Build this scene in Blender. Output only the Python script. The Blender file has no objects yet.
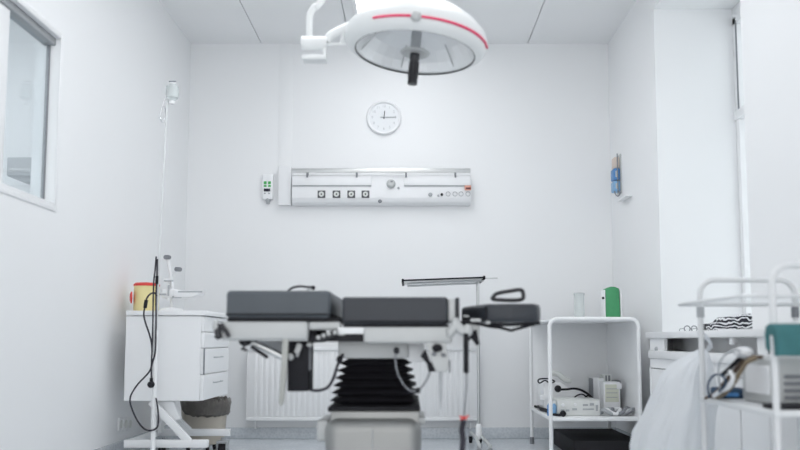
import bpy, bmesh, math, random
from math import sin, cos, pi, radians
from mathutils import Vector, Matrix, noise

random.seed(7)
SC = bpy.context.scene
COL = SC.collection
V = Vector

# ------------------------------------------------------------------ camera
F = 780.0
PITCH = radians(4.95)
CX, CY = 411.0, 273.4
CAMZ = 0.75
cp, sp = cos(PITCH), sin(PITCH)


def ray(px, py):
    u = (px - CX) / F
    v = (CY - py) / F
    return V((u, cp - v * sp, sp + v * cp))


def W(px, py, Y):
    d = ray(px, py)
    t = Y / d.y
    return V((d.x * t, Y, CAMZ + d.z * t))


def WX(px, py, X):
    d = ray(px, py)
    t = X / d.x
    return V((X, d.y * t, CAMZ + d.z * t))


cam_d = bpy.data.cameras.new('camera')
cam = bpy.data.objects.new('camera', cam_d)
COL.objects.link(cam)
cam.location = (0, 0, CAMZ)
cam.rotation_euler = (pi / 2 + PITCH, 0, 0)
cam_d.sensor_width = 36
cam_d.lens = F / 800 * 36
cam_d.shift_x = -(CX - 400) / 800
cam_d.shift_y = (CY - 225) / 800
cam_d.clip_start = 0.05
cam_d.dof.use_dof = True
cam_d.dof.focus_distance = 5.3
cam_d.dof.aperture_fstop = 1.5
SC.camera = cam

# ------------------------------------------------------------------ materials


def mat(name, col, rough=0.5, metal=0.0, var=0.04, scale=18, bump=0.0, bscale=60, coat=0.0, trans=0.0,
        alpha=1.0, sub=0.0, spec=0.5, ior=1.45):
    m = bpy.data.materials.new(name)
    m.use_nodes = True
    nt = m.node_tree
    b = nt.nodes['Principled BSDF']
    tc = nt.nodes.new('ShaderNodeTexCoord')
    nz = nt.nodes.new('ShaderNodeTexNoise')
    nz.inputs['Scale'].default_value = scale
    nz.inputs['Detail'].default_value = 4
    nt.links.new(tc.outputs['Object'], nz.inputs['Vector'])
    mx = nt.nodes.new('ShaderNodeMix')
    mx.data_type = 'RGBA'
    mx.inputs[6].default_value = (*[max(0, c * (1 - var)) for c in col], 1)
    mx.inputs[7].default_value = (*[min(1, c * (1 + var)) for c in col], 1)
    nt.links.new(nz.outputs['Fac'], mx.inputs[0])
    nt.links.new(mx.outputs[2], b.inputs['Base Color'])
    b.inputs['Roughness'].default_value = rough
    b.inputs['Metallic'].default_value = metal
    b.inputs['Coat Weight'].default_value = coat
    b.inputs['Transmission Weight'].default_value = trans
    b.inputs['Alpha'].default_value = alpha
    b.inputs['Specular IOR Level'].default_value = spec
    b.inputs['IOR'].default_value = ior
    if sub:
        b.inputs['Subsurface Weight'].default_value = sub
    if bump:
        n2 = nt.nodes.new('ShaderNodeTexNoise')
        n2.inputs['Scale'].default_value = bscale
        n2.inputs['Detail'].default_value = 5
        nt.links.new(tc.outputs['Object'], n2.inputs['Vector'])
        bp = nt.nodes.new('ShaderNodeBump')
        bp.inputs['Strength'].default_value = bump
        bp.inputs['Distance'].default_value = 0.01
        nt.links.new(n2.outputs['Fac'], bp.inputs['Height'])
        nt.links.new(bp.outputs['Normal'], b.inputs['Normal'])
    return m


def emit(name, col, s):
    m = bpy.data.materials.new(name)
    m.use_nodes = True
    nt = m.node_tree
    b = nt.nodes['Principled BSDF']
    b.inputs['Base Color'].default_value = (*col, 1)
    b.inputs['Emission Color'].default_value = (*col, 1)
    b.inputs['Emission Strength'].default_value = s
    return m


M_wall = mat('painted_wall', (.845, .855, .865), .55, var=.012, scale=2.0, bump=.02, bscale=180)
M_ceil = mat('ceiling_panel', (.85, .86, .87), .7, var=.015, scale=3, bump=.03, bscale=200)
M_seam = mat('ceiling_seam', (.64, .66, .68), .8)
M_trim = mat('white_trim', (.85, .86, .87), .4, var=.01)
M_white = mat('white_lacquer', (.85, .86, .87), .32, var=.012)
M_whitemetal = mat('white_powder_coat', (.86, .87, .88), .35, var=.012, scale=30)
M_lamp = mat('lamp_white', (.85, .87, .87), .35, var=.01)
M_plwhite = mat('white_plastic', (.83, .84, .855), .4, var=.02)
M_offwhite = mat('aged_plastic', (.66, .68, .66), .45, var=.04)
M_grey = mat('grey_plastic', (.42, .44, .46), .45, var=.05)
M_midgrey = mat('mid_grey', (.22, .23, .25), .5, var=.06)
M_black = mat('black_rubber', (.018, .018, .022), .6, var=.2, spec=.25)
M_blackgl = mat('black_plastic', (.03, .03, .035), .3, var=.1)
M_dark = mat('charcoal_plastic', (.018, .018, .022), .6, var=.1, spec=.2)
M_vinyl_sheen = mat('upholstery_sheen', (.085, .098, .112), .42, var=.1, scale=8, bump=.06, bscale=220)  # lighter copy for the leg cushion, glancing sheen put into its colour
M_vinyl2 = mat('upholstery_base', (.036, .041, .05), .38, var=.1, scale=8, bump=.06, bscale=220)  # darker copy of the same upholstery, without the sheen
M_steel = mat('brushed_steel', (.62, .63, .63), .33, 1.0, var=.05, scale=40)
M_steel2 = mat('satin_steel_panel', (.33, .335, .33), .42, .75, var=.06, scale=6)
M_chrome = mat('chrome', (.72, .73, .75), .14, 1.0, var=.02)
M_mirror = mat('reflector_mirror', (.93, .94, .945), .42, .6, var=.02, scale=12)
M_rail = mat('pale_grey_metal', (.52, .535, .535), .4, .15, var=.03)
M_red = mat('red_stripe', (.82, .06, .16), .35, var=.05)
M_redl = mat('red_plastic', (.72, .06, .05), .4, var=.05)
M_yellow = mat('yellow_plastic', (.84, .74, .38), .45, var=.04)
M_green = mat('green_card', (.065, .32, .14), .5, var=.08, scale=30)
M_teal = mat('teal_cloth', (.05, .17, .18), .85, var=.15, scale=25, bump=.2, bscale=120)
M_blue = mat('blue_plastic', (.08, .24, .52), .35, var=.25, scale=60)
M_bluel = mat('light_blue_plastic', (.22, .42, .66), .35, var=.2, scale=60)
M_navy = mat('navy_cloth', (.03, .065, .12), .7, var=.2, scale=30)
M_brown = mat('brown_rubber', (.10, .065, .045), .55, var=.2)
M_tan = mat('tan_rubber', (.20, .155, .10), .55, var=.15)
M_beige = mat('beige_plastic', (.50, .46, .40), .5, var=.04)
M_cream = mat('cream_card', (.66, .68, .58), .6, var=.05)
M_purple = mat('dark_cable', (.022, .02, .032), .45, var=.15)
M_glassw = mat('frosted_plastic', (.85, .90, .90), .25, trans=.55, var=.01)
M_ledgreen = mat('green_lamp', (.06, .42, .10), .35, var=.1)
M_display = mat('dark_display', (.03, .03, .05), .2, var=.1)
M_binbag = mat('brown_bin_bag', (.12, .11, .10), .34, var=.35, scale=26, bump=.5, bscale=45)
M_socket = mat('socket_grey', (.10, .10, .11), .5, var=.15)


def clear_mat(name, tint, a):
    m = bpy.data.materials.new(name)
    m.use_nodes = True
    nt = m.node_tree
    nt.nodes.clear()
    out = nt.nodes.new('ShaderNodeOutputMaterial')
    mix = nt.nodes.new('ShaderNodeMixShader')
    tr = nt.nodes.new('ShaderNodeBsdfTransparent')
    tr.inputs['Color'].default_value = (*tint, 1)
    gl = nt.nodes.new('ShaderNodeBsdfGlossy')
    gl.inputs['Roughness'].default_value = .03
    gl.inputs['Color'].default_value = (.9, .93, .95, 1)
    mix.inputs[0].default_value = a
    nt.links.new(tr.outputs[0], mix.inputs[1])
    nt.links.new(gl.outputs[0], mix.inputs[2])
    nt.links.new(mix.outputs[0], out.inputs[0])
    return m


M_pane = clear_mat('window_glass', (.93, .96, .97), .12)
M_clear = clear_mat('clear_plastic', (.97, .975, .975), .10)
M_trol = mat('trolley_paint', (.72, .735, .745), .35, var=.012, scale=30)
M_tray = clear_mat('tray_glass', (.98, .985, .985), .05)

# white translucent bag
M_bag = mat('white_bag_film', (.86, .88, .90), .4, var=.02, bump=.25, bscale=14, trans=0.0)
nt = M_bag.node_tree
_b = nt.nodes['Principled BSDF']
_out = [n for n in nt.nodes if n.type == 'OUTPUT_MATERIAL'][0]
_tl = nt.nodes.new('ShaderNodeBsdfTranslucent')
_tl.inputs['Color'].default_value = (.9, .92, .94, 1)
_mx = nt.nodes.new('ShaderNodeMixShader')
_mx.inputs[0].default_value = .4
nt.links.new(_b.outputs[0], _mx.inputs[1])
nt.links.new(_tl.outputs[0], _mx.inputs[2])
nt.links.new(_mx.outputs[0], _out.inputs[0])

# zebra cloth
M_zebra = bpy.data.materials.new('zebra_cloth')
M_zebra.use_nodes = True
nt = M_zebra.node_tree
_b = nt.nodes['Principled BSDF']
_b.inputs['Roughness'].default_value = .8
_tc = nt.nodes.new('ShaderNodeTexCoord')
_wv = nt.nodes.new('ShaderNodeTexWave')
_wv.bands_direction = 'Z'
_wv.inputs['Scale'].default_value = 16
_wv.inputs['Distortion'].default_value = 7
_wv.inputs['Detail'].default_value = 1.0
_wv.inputs['Detail Scale'].default_value = 1.45
_rp = nt.nodes.new('ShaderNodeValToRGB')
_rp.color_ramp.elements[0].position = .60
_rp.color_ramp.elements[0].color = (.02, .02, .03, 1)
_rp.color_ramp.elements[1].position = .70
_rp.color_ramp.elements[1].color = (.75, .76, .78, 1)
nt.links.new(_tc.outputs['Object'], _wv.inputs['Vector'])
nt.links.new(_wv.outputs['Fac'], _rp.inputs[0])
nt.links.new(_rp.outputs[0], _b.inputs['Base Color'])

# speckled vinyl floor
M_floor = bpy.data.materials.new('blue_grey_vinyl')
M_floor.use_nodes = True
nt = M_floor.node_tree
_b = nt.nodes['Principled BSDF']
_tc = nt.nodes.new('ShaderNodeTexCoord')
_vo = nt.nodes.new('ShaderNodeTexVoronoi')
_vo.inputs['Scale'].default_value = 55
_nz = nt.nodes.new('ShaderNodeTexNoise')
_nz.inputs['Scale'].default_value = 7
_nz.inputs['Detail'].default_value = 6
_mm = nt.nodes.new('ShaderNodeMath')
_mm.operation = 'MULTIPLY'
_rp = nt.nodes.new('ShaderNodeValToRGB')
_rp.color_ramp.elements[0].position = .05
_rp.color_ramp.elements[0].color = (.56, .60, .64, 1)
_rp.color_ramp.elements[1].position = .42
_rp.color_ramp.elements[1].color = (.69, .725, .76, 1)
nt.links.new(_tc.outputs['Object'], _vo.inputs['Vector'])
nt.links.new(_tc.outputs['Object'], _nz.inputs['Vector'])
nt.links.new(_vo.outputs['Distance'], _mm.inputs[0])
nt.links.new(_nz.outputs['Fac'], _mm.inputs[1])
nt.links.new(_mm.outputs[0], _rp.inputs[0])
nt.links.new(_rp.outputs[0], _b.inputs['Base Color'])
_b.inputs['Roughness'].default_value = .22

# ------------------------------------------------------------------ mesh builder


class MB:
    def __init__(self):
        self.bm = bmesh.new()

    def _merge(self, b):
        me = bpy.data.meshes.new('tmp')
        b.to_mesh(me)
        b.free()
        self.bm.from_mesh(me)
        bpy.data.meshes.remove(me)
        return self

    def box(self, x0, x1, y0, y1, z0, z1, bev=0, seg=2, rot=None):
        b = bmesh.new()
        bmesh.ops.create_cube(b, size=1)
        c = V(((x0 + x1) / 2, (y0 + y1) / 2, (z0 + z1) / 2))
        s = V((abs(x1 - x0), abs(y1 - y0), abs(z1 - z0)))
        for v in b.verts:
            v.co = V((v.co.x * s.x, v.co.y * s.y, v.co.z * s.z))
        if bev:
            bmesh.ops.bevel(b, geom=b.edges[:], offset=min(bev, min(s) * .49), segments=seg, affect='EDGES', profile=.5)
        R = rot or Matrix.Identity(3)
        for v in b.verts:
            v.co = R @ v.co + c
        return self._merge(b)

    def prect(self, px0, py0, px1, py1, Y, d, bev=0, seg=2):
        a = W(px0, py1, Y)
        c = W(px1, py0, Y)
        return self.box(a.x, c.x, Y, Y + d, a.z, c.z, bev, seg)

    def bar(self, p0, p1, w, h, bev=0):
        """square bar from p0 to p1"""
        p0, p1 = V(p0), V(p1)
        d = p1 - p0
        q = d.to_track_quat('X', 'Z').to_matrix()
        L = d.length
        c = (p0 + p1) / 2
        return self.box(c.x - L / 2, c.x + L / 2, c.y - w / 2, c.y + w / 2, c.z - h / 2, c.z + h / 2, bev, 2, q)

    def tube(self, pts, r, seg=8, closed=False, smooth=0, r1=None):
        pts = [V(p) for p in pts]
        if smooth:
            pts = catmull(pts, smooth, closed)
        n = len(pts)
        b = bmesh.new()
        rings = []
        up = None
        for i, p in enumerate(pts):
            if closed:
                t = pts[(i + 1) % n] - pts[i - 1]
            else:
                t = pts[min(i + 1, n - 1)] - pts[max(i - 1, 0)]
            if t.length < 1e-9:
                t = V((0, 0, 1))
            t.normalize()
            if up is None:
                up = t.orthogonal().normalized()
            up = (up - t * up.dot(t))
            if up.length < 1e-6:
                up = t.orthogonal()
            up.normalize()
            s = t.cross(up)
            rr = r if r1 is None else r + (r1 - r) * i / max(1, n - 1)
            rings.append([b.verts.new(p + (up * cos(2 * pi * k / seg) + s * sin(2 * pi * k / seg)) * rr) for k in range(seg)])
        m = n if closed else n - 1
        for i in range(m):
            A, B = rings[i], rings[(i + 1) % n]
            for k in range(seg):
                b.faces.new((A[k], A[(k + 1) % seg], B[(k + 1) % seg], B[k]))
        if not closed:
            b.faces.new(rings[0][::-1])
            b.faces.new(rings[-1])
        return self._merge(b)

    def cyl(self, p0, p1, r, r1=None, seg=20):
        return self.tube([p0, p1], r, seg, r1=r1)

    def lathe(self, prof, o=(0, 0, 0), axis=(0, 0, 1), seg=32, fn=None):
        o = V(o)
        q = V(axis).to_track_quat('Z', 'Y').to_matrix()
        b = bmesh.new()
        rings = []
        for (r, z) in prof:
            if r < 1e-6:
                rings.append([b.verts.new(o + q @ V((0, 0, z)))])
            else:
                ring = []
                for k in range(seg):
                    a = 2 * pi * k / seg
                    p = V((r * cos(a), r * sin(a), z))
                    if fn:
                        p = fn(p, a)
                    ring.append(b.verts.new(o + q @ p))
                rings.append(ring)
        for A, B in zip(rings, rings[1:]):
            for k in range(seg):
                j = (k + 1) % seg
                if len(A) == 1 and len(B) > 1:
                    b.faces.new((A[0], B[k], B[j]))
                elif len(B) == 1 and len(A) > 1:
                    b.faces.new((A[k], A[j], B[0]))
                elif len(A) > 1:
                    b.faces.new((A[k], A[j], B[j], B[k]))
        return self._merge(b)

    def ball(self, c, r, sc=(1, 1, 1), seg=20):
        b = bmesh.new()
        bmesh.ops.create_uvsphere(b, u_segments=seg, v_segments=seg // 2, radius=r)
        for v in b.verts:
            v.co = V((v.co.x * sc[0], v.co.y * sc[1], v.co.z * sc[2])) + V(c)
        return self._merge(b)

    def prism(self, poly, z0, z1, bev=0, plane='XY', seg=3):
        b = bmesh.new()

        def mk(u, v, w):
            return V((u, v, w)) if plane == 'XY' else (V((u, w, v)) if plane == 'XZ' else V((w, u, v)))
        A = [b.verts.new(mk(u, v, z0)) for u, v in poly]
        B = [b.verts.new(mk(u, v, z1)) for u, v in poly]
        n = len(poly)
        b.faces.new(A[::-1])
        b.faces.new(B)
        for i in range(n):
            b.faces.new((A[i], A[(i + 1) % n], B[(i + 1) % n], B[i]))
        bmesh.ops.recalc_face_normals(b, faces=b.faces[:])
        if bev:
            bmesh.ops.bevel(b, geom=b.edges[:], offset=bev, segments=seg, affect='EDGES', profile=.5)
        return self._merge(b)

    def build(self, name, m, parent=None, origin=None, ang=40):
        bm = self.bm
        bmesh.ops.recalc_face_normals(bm, faces=bm.faces[:])
        if parent is not None:
            org = V(parent['_o'])
        elif origin is not None:
            org = V(origin)
        else:
            xs = [v.co for v in bm.verts]
            org = V(((min(v.x for v in xs) + max(v.x for v in xs)) / 2, (min(v.y for v in xs) + max(v.y for v in xs)) / 2,
                     min(v.z for v in xs)))
        for v in bm.verts:
            v.co -= org
        me = bpy.data.meshes.new(name)
        bm.to_mesh(me)
        bm.free()
        me.materials.append(m)
        for p in me.polygons:
            p.use_smooth = True
        me.set_sharp_from_angle(angle=radians(ang))
        o = bpy.data.objects.new(name, me)
        COL.objects.link(o)
        o['_o'] = tuple(org)
        if parent is not None:
            o.parent = parent
        else:
            o.location = org
        return o


def catmull(pts, k, closed=False):
    out = []
    n = len(pts)
    rng = range(n) if closed else range(n - 1)
    for i in rng:
        p1, p2 = pts[i], pts[(i + 1) % n]
        p0 = pts[i - 1] if (i > 0 or closed) else p1 + (p1 - p2)
        p3 = pts[(i + 2) % n] if (i + 2 < n or closed) else p2 + (p2 - p1)
        for j in range(k):
            t = j / k
            out.append(.5 * ((2 * p1) + (p2 - p0) * t + (2 * p0 - 5 * p1 + 4 * p2 - p3) * t * t + (3 * p1 - p0 - 3 * p2 + p3) * t ** 3))
    if not closed:
        out.append(pts[-1])
    return out


def arc_pts(c, r, a0, a1, n, u=(1, 0, 0), v=(0, 0, 1)):
    c, u, v = V(c), V(u), V(v)
    return [c + u * (r * cos(a0 + (a1 - a0) * i / n)) + v * (r * sin(a0 + (a1 - a0) * i / n)) for i in range(n + 1)]


def rrect(u0, u1, v0, v1, r, n=5):
    P = []
    for cu, cv, a in ((u1 - r, v1 - r, 0), (u0 + r, v1 - r, pi / 2), (u0 + r, v0 + r, pi), (u1 - r, v0 + r, 1.5 * pi)):
        for i in range(n + 1):
            P.append((cu + r * cos(a + pi / 2 * i / n), cv + r * sin(a + pi / 2 * i / n)))
    return P


def tag(o, label, cat, group=None):
    o['label'] = label
    o['category'] = cat
    if group:
        o['group'] = group
    return o


def thing(name, label, cat, loc, group=None):
    o = bpy.data.objects.new(name, None)
    COL.objects.link(o)
    o.empty_display_size = .05
    o.location = loc
    o['_o'] = tuple(loc)
    return tag(o, label, cat, group)


def struct(o, label=None):
    o['kind'] = 'structure'
    if label:
        o['label'] = label
    return o


def caster(c, parent, r=.03, name='caster'):
    """c: floor point under wheel centre"""
    c = V(c)
    b = MB()
    b.box(c.x - r * .75, c.x + r * .75, c.y - r * .8, c.y + r * .8, r * 1.9, r * 2.25, .003)
    b.box(c.x - r * .72, c.x - r * .55, c.y - r * .7, c.y + r * .7, r * .85, r * 2, .002)
    b.box(c.x + r * .55, c.x + r * .72, c.y - r * .7, c.y + r * .7, r * .85, r * 2, .002)
    b.cyl((c.x, c.y, r * 2.2), (c.x, c.y, r * 2.7), r * .25)
    o = b.build(name, M_grey, parent)
    MB().lathe([(0, -r * .45), (r * .9, -r * .45), (r, -r * .3), (r, r * .3), (r * .9, r * .45), (0, r * .45)], (c.x, c.y, r), (1, 0, 0), 24).build('wheel', M_dark, o)
    return o


# ------------------------------------------------------------------ room shell
XL, XR, YB, H = -1.772, 1.585, 6.10, 3.135
YR = -0.25     # the room goes on behind the camera
struct(MB().box(XL - .3, XR + .8, YR, YB + .2, -.08, 0).build('floor', M_floor))
# ceiling of long painted panels with narrow seams
b = MB()
seams = [-2.0, -1.205, -.49, .225, .94, 1.66, 2.2]
for x0, x1 in zip(seams, seams[1:]):
    b.box(x0 + .003, x1 - .003, YR, YB + .1, H, H + .02, .002, 1)
ceil = struct(b.build('ceiling', M_ceil))
struct(MB().box(-2.1, 2.3, YR, YB + .2, H + .015, H + .1).build('ceiling_backing', M_seam, ceil))
struct(MB().box(XL - .2, XR + .5, YB, YB + .15, 0, H + .05).build('wall_back', M_wall))

# left wall with an internal window
wy1 = WX(57, 120, XL).y
wy0 = 1.6
wz0 = WX(50, 204, XL).z
wz1 = WX(57, 36, XL).z
b = MB()
b.box(XL - .12, XL, YR, wy0, 0, H + .05)
b.box(XL - .12, XL, wy1, YB + .1, 0, H + .05)
b.box(XL - .12, XL, wy0, wy1, 0, wz0)
b.box(XL - .12, XL, wy0, wy1, wz1, H + .05)
struct(b.build('wall_left', M_wall))
# window in the left wall: > frame, mullion, pane
xg = XL - .05
wl = bpy.data.objects.new('window_1', None)
COL.objects.link(wl)
wl.location = (XL, (wy0 + wy1) / 2, wz0)
wl['_o'] = tuple(wl.location)
struct(wl, 'internal window in the left wall with thin grey frame')
b = MB()
fr = .025
yg = wy1 - .006
b.box(xg - .03, xg + .012, wy0, wy0 + fr, wz0, wz1, .003)
b.box(xg - .03, xg + .03, wy0, wy1, wz1 - fr * 1.5, wz1, .003)
b.build('window_frame', mat('grey_aluminium', (.34, .355, .37), .4, .3), wl)['kind'] = 'structure'
b = MB()
b.box(xg - .03, XL + .002, wy0, wy1, wz0, wz0 + .012, .003)
b.build('white_lining', M_trim, wl)['kind'] = 'structure'
MB().box(xg - .012, xg + .004, yg - .004, yg + .006, wz0 + .012, wz1 - fr * 1.5, .001).build('gasket', M_midgrey, wl)['kind'] = 'structure'
ym = WX(2, 100, xg).y
MB().box(xg - .03, xg + .02, ym - .16, ym, wz0 + .012, wz1 - fr * 1.5, .004).build('mullion', M_trim, wl)['kind'] = 'structure'
MB().box(xg - .006, xg, wy0 + .02, wy1 - .015, wz0 + .01, wz1 - fr).build('pane', M_pane, wl)['kind'] = 'structure'
# white casing around the opening
b = MB()
b.box(XL, XL + .006, wy1, wy1 + .03, wz0 - .03, wz1 + .03, .003)
b.box(XL, XL + .006, wy0 - .05, wy1, wz0 - .03, wz0, .003)
b.box(XL, XL + .006, wy0 - .05, wy1, wz1, wz1 + .03, .003)
struct(b.build('trim_1', M_trim))
# the adjoining room behind the window
b = MB()
b.box(-4.3, -4.2, 1.2, 6.0, 0, H)
b.box(-4.3, XL - .12, 5.6, 5.7, 0, H)
struct(b.build('wall_adjoining', M_wall))
struct(MB().box(-4.3, XL - .12, 1.2, 5.7, -.08, 0).build('floor_adjoining', M_floor))
struct(MB().box(-4.3, XL - .12, 1.2, 5.7, H, H + .06).build('ceiling_adjoining', M_ceil))

# right wall: far part, deep window niche, near pier
NY0, NY1, XO = 3.63, 4.93, 2.165
SILL = .80
NTOP = W(700, 9, NY1).z
b = MB()
b.box(XR, XO + .05, NY1, YB + .1, 0, H + .05)
b.box(XR, XO + .05, YR, NY0, 0, H + .05)
b.box(XR, XO + .05, NY0, NY1, NTOP, H + .05)
b.box(XR, XO + .05, NY0, NY1, 0, SILL - .03)
struct(b.build('wall_right', M_wall))
struct(MB().box(XR - .004, XO, NY0, NY1, SILL - .03, SILL, .004).build('window_sill', M_trim))
wr = bpy.data.objects.new('window_2', None)
COL.objects.link(wr)
wr.location = (XO - .05, (NY0 + NY1) / 2, SILL)
wr['_o'] = tuple(wr.location)
struct(wr, 'tall white window set deep in the right wall niche')
b = MB()
xw0, xw1 = XO - .07, XO
zt = W(735, 113, 4.85).z
b.box(xw0, xw1, NY1 - .05, NY1, SILL, NTOP - .07, .005)
b.box(xw0, xw1, NY0, NY0 + .05, SILL, NTOP - .07, .005)
b.box(xw0, xw1, NY0, NY1, NTOP - .12, NTOP - .0, .005)
b.box(xw0, xw1, NY0, NY1, SILL, SILL + .05, .005)
b.box(xw0 - .01, xw1, NY0, NY1, zt - .03, zt + .03, .005)
b.box(xw0, xw1, (NY0 + NY1) / 2 - .03, (NY0 + NY1) / 2 + .03, SILL, NTOP - .07, .005)
b.build('window_frame', M_trim, wr)['kind'] = 'structure'
MB().box(xw0 - .004, xw0 + .004, NY1 - .056, NY1 - .048, zt + .03, NTOP - .1).build('gasket', M_midgrey, wr)['kind'] = 'structure'
MB().box(XO - .03, XO - .025, NY0 + .02, NY1 - .02, SILL + .02, NTOP - .05).build('pane', M_pane, wr)['kind'] = 'structure'

# coved skirting, same vinyl as the floor
SK = .085
for nm, box in (('baseboard_back', (XL, XR, YB - .012, YB, 0, SK)),
                ('baseboard_left', (XL, XL + .012, YR, YB - .012, 0, .145)),
                ('baseboard_right', (XR - .012, XR, YR, YB - .012, 0, SK))):
    struct(MB().box(*box, .004).build(nm, M_floor))
# flat vertical duct on the back wall down to the bed head unit
dx0, dx1 = W(279, 120, YB).x, W(292.5, 120, YB).x
struct(MB().box(dx0, dx1, YB - .005, YB, W(285, 205, YB).z, H, .002).build('trim_2', M_trim))

# ------------------------------------------------------------------ light panels added on the ceiling, unseen, to brighten the room
M_addlight = emit('added_light_emitter', (.985, .99, 1.0), 5.0)
for i, (x, y, lab) in enumerate(((-.6, 3.3, 'added unseen light panel left of the operating lamp, over the operating table'),
                                 (.35, 3.3, 'added unseen light panel right of the operating lamp, over the operating table'),
                                 (-.1, 4.9, 'added unseen light panel in the operating room, nearest the back wall'))):
    t = thing('added_light_panel', lab, 'added light panel', (x, y, H))
    b = MB()
    for s in (-1, 1):
        b.box(x + s * .3 - .015, x + s * .3 + .015, y - .6, y + .6, H - .02, H, .003)
        b.box(x - .315, x + .315, y + s * .6 - .015, y + s * .6 + .015, H - .02, H, .003)
    b.build('panel_frame', M_whitemetal, t)
    MB().box(x - .285, x + .285, y - .585, y + .585, H - .014, H - .004).build('glow_panel', M_addlight, t)

w = bpy.data.worlds.new('daylight')
SC.world = w
w.use_nodes = True
bg = w.node_tree.nodes['Background']
bg.inputs['Color'].default_value = (.985, .99, 1, 1)
bg.inputs['Strength'].default_value = 1.45

x, y = -3.1, 3.9  # unseen light panel added to brighten the adjoining room
t = thing('added_light_panel', 'added unseen light panel in the adjoining room behind the left window', 'added light panel', (x, y, H))
b = MB()
b.box(x - .62, x + .62, y - .62, y + .62, H - .03, H, .004)
b.build('panel_frame', M_whitemetal, t)
MB().box(x - .58, x + .58, y - .58, y + .58, H - .036, H - .028).build('glow_panel', emit('added_light_dim', (.985, .99, 1), 3.2), t)
wc0, wc1 = W(6, 176, 5.3), W(38, 157, 5.3)
tag(MB().box(wc0.x, wc1.x, 5.3, 5.6, wc0.z, wc1.z, .01).build('wall_cupboard', M_grey), 'grey wall box seen through the left window', 'wall box')

# ------------------------------------------------------------------ radiator
ry = 5.99
ra, rb_ = W(246, 421, ry), W(478, 347, ry)
t = thing('radiator', 'white ribbed panel radiator low on the back wall behind the operating table', 'radiator', ((ra.x + rb_.x) / 2, ry, ra.z))
b = MB()
b.box(ra.x, rb_.x, ry + .012, ry + .03, ra.z, rb_.z, .004)
n = int((rb_.x - ra.x - .08) / .0415)
for i in range(n):
    xx = ra.x + .05 + i * .0415
    b.box(xx, xx + .027, ry + .006, ry + .016, ra.z + .035, rb_.z - .035, .006)
b.box(ra.x, rb_.x, ry - .002, ry + .016, ra.z, ra.z + .028, .006)
b.box(ra.x, rb_.x, ry - .002, ry + .016, rb_.z - .028, rb_.z, .006)
b.build('front_panel', M_whitemetal, t)
MB().box(ra.x + .01, rb_.x - .01, ry + .085, YB - .004, ra.z, rb_.z, .004).build('rear_panel', M_whitemetal, t)
b = MB()
for i in range(40):
    xx = ra.x + .02 + i * (rb_.x - ra.x - .04) / 39
    b.box(xx - .002, xx + .002, ry + .03, ry + .086, ra.z + .02, rb_.z - .01)
b.build('convector_fins', M_whitemetal, t)
for s in (ra.x - .004, rb_.x):
    MB().box(s, s + .004, ry + .01, YB - .01, ra.z, rb_.z, .001).build('side_panel', M_whitemetal, t)
MB().tube([(ra.x + .06, ry + .06, ra.z + .01), (ra.x + .06, ry + .06, ra.z - .06), (ra.x + .06, YB, ra.z - .06)], .008, 8).build('pipe', M_whitemetal, t)
MB().tube([(rb_.x - .06, ry + .06, ra.z + .01), (rb_.x - .06, ry + .06, ra.z - .06), (rb_.x - .06, YB, ra.z - .06)], .008, 8).build('pipe', M_whitemetal, t)

# ------------------------------------------------------------------ wall clock
c = W(384, 118, YB)
t = thing('wall_clock', 'round white wall clock on the back wall above the bed head unit', 'clock', (c.x, YB, c.z))
R0 = .14
MB().lathe([(0, 0), (R0, 0), (R0, .02), (R0 - .008, .03), (R0 - .02, .026), (R0 - .022, .014), (0, .014)], (c.x, YB, c.z), (0, -1, 0), 48).build('case', M_plwhite, t)
face = MB().lathe([(0, 0), (R0 - .022, 0), (R0 - .022, .002), (0, .002)], (c.x, YB - .014, c.z), (0, -1, 0), 48).build('dial', mat('clock_dial', (.79, .81, .83), .5, var=.01), t)


def text_mesh(txt, size, name, m, parent, loc):
    cu = bpy.data.curves.new('t', 'FONT')
    cu.body = txt
    cu.size = size
    cu.align_x = 'CENTER'
    cu.align_y = 'CENTER'
    cu.extrude = .0006
    o = bpy.data.objects.new('t', cu)
    COL.objects.link(o)
    bpy.context.view_layer.update()
    me = bpy.data.meshes.new_from_object(o.evaluated_get(bpy.context.evaluated_depsgraph_get()))
    bpy.data.objects.remove(o)
    loc = V(loc)
    par = V(parent['_o'])
    for v in me.vertices:
        v.co = V((v.co.x, -v.co.z, v.co.y)) + loc - par
    me.name = name
    me.materials.clear()
    me.materials.append(m)
    q = bpy.data.objects.new(name, me)
    COL.objects.link(q)
    q.parent = parent
    q['_o'] = parent['_o']
    return q


M_num = mat('numeral_grey', (.52, .54, .56), .5)
for k in range(1, 13):
    a = pi / 2 - k * pi / 6
    q = text_mesh(str(k), .030, 'numeral', M_num, face, (c.x + .092 * cos(a), YB - .0168, c.z + .092 * sin(a)))
MB().bar((c.x, YB - .02, c.z - .012), (c.x + .006, YB - .02, c.z + .052), .002, .006).build('hour_hand', M_dark, t)
MB().bar((c.x - .028, YB - .022, c.z), (c.x + .098, YB - .022, c.z + .001), .002, .0045).build('minute_hand', M_midgrey, t)
MB().cyl((c.x, YB - .014, c.z), (c.x, YB - .025, c.z), .006).build('hub', M_midgrey, t)

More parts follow.
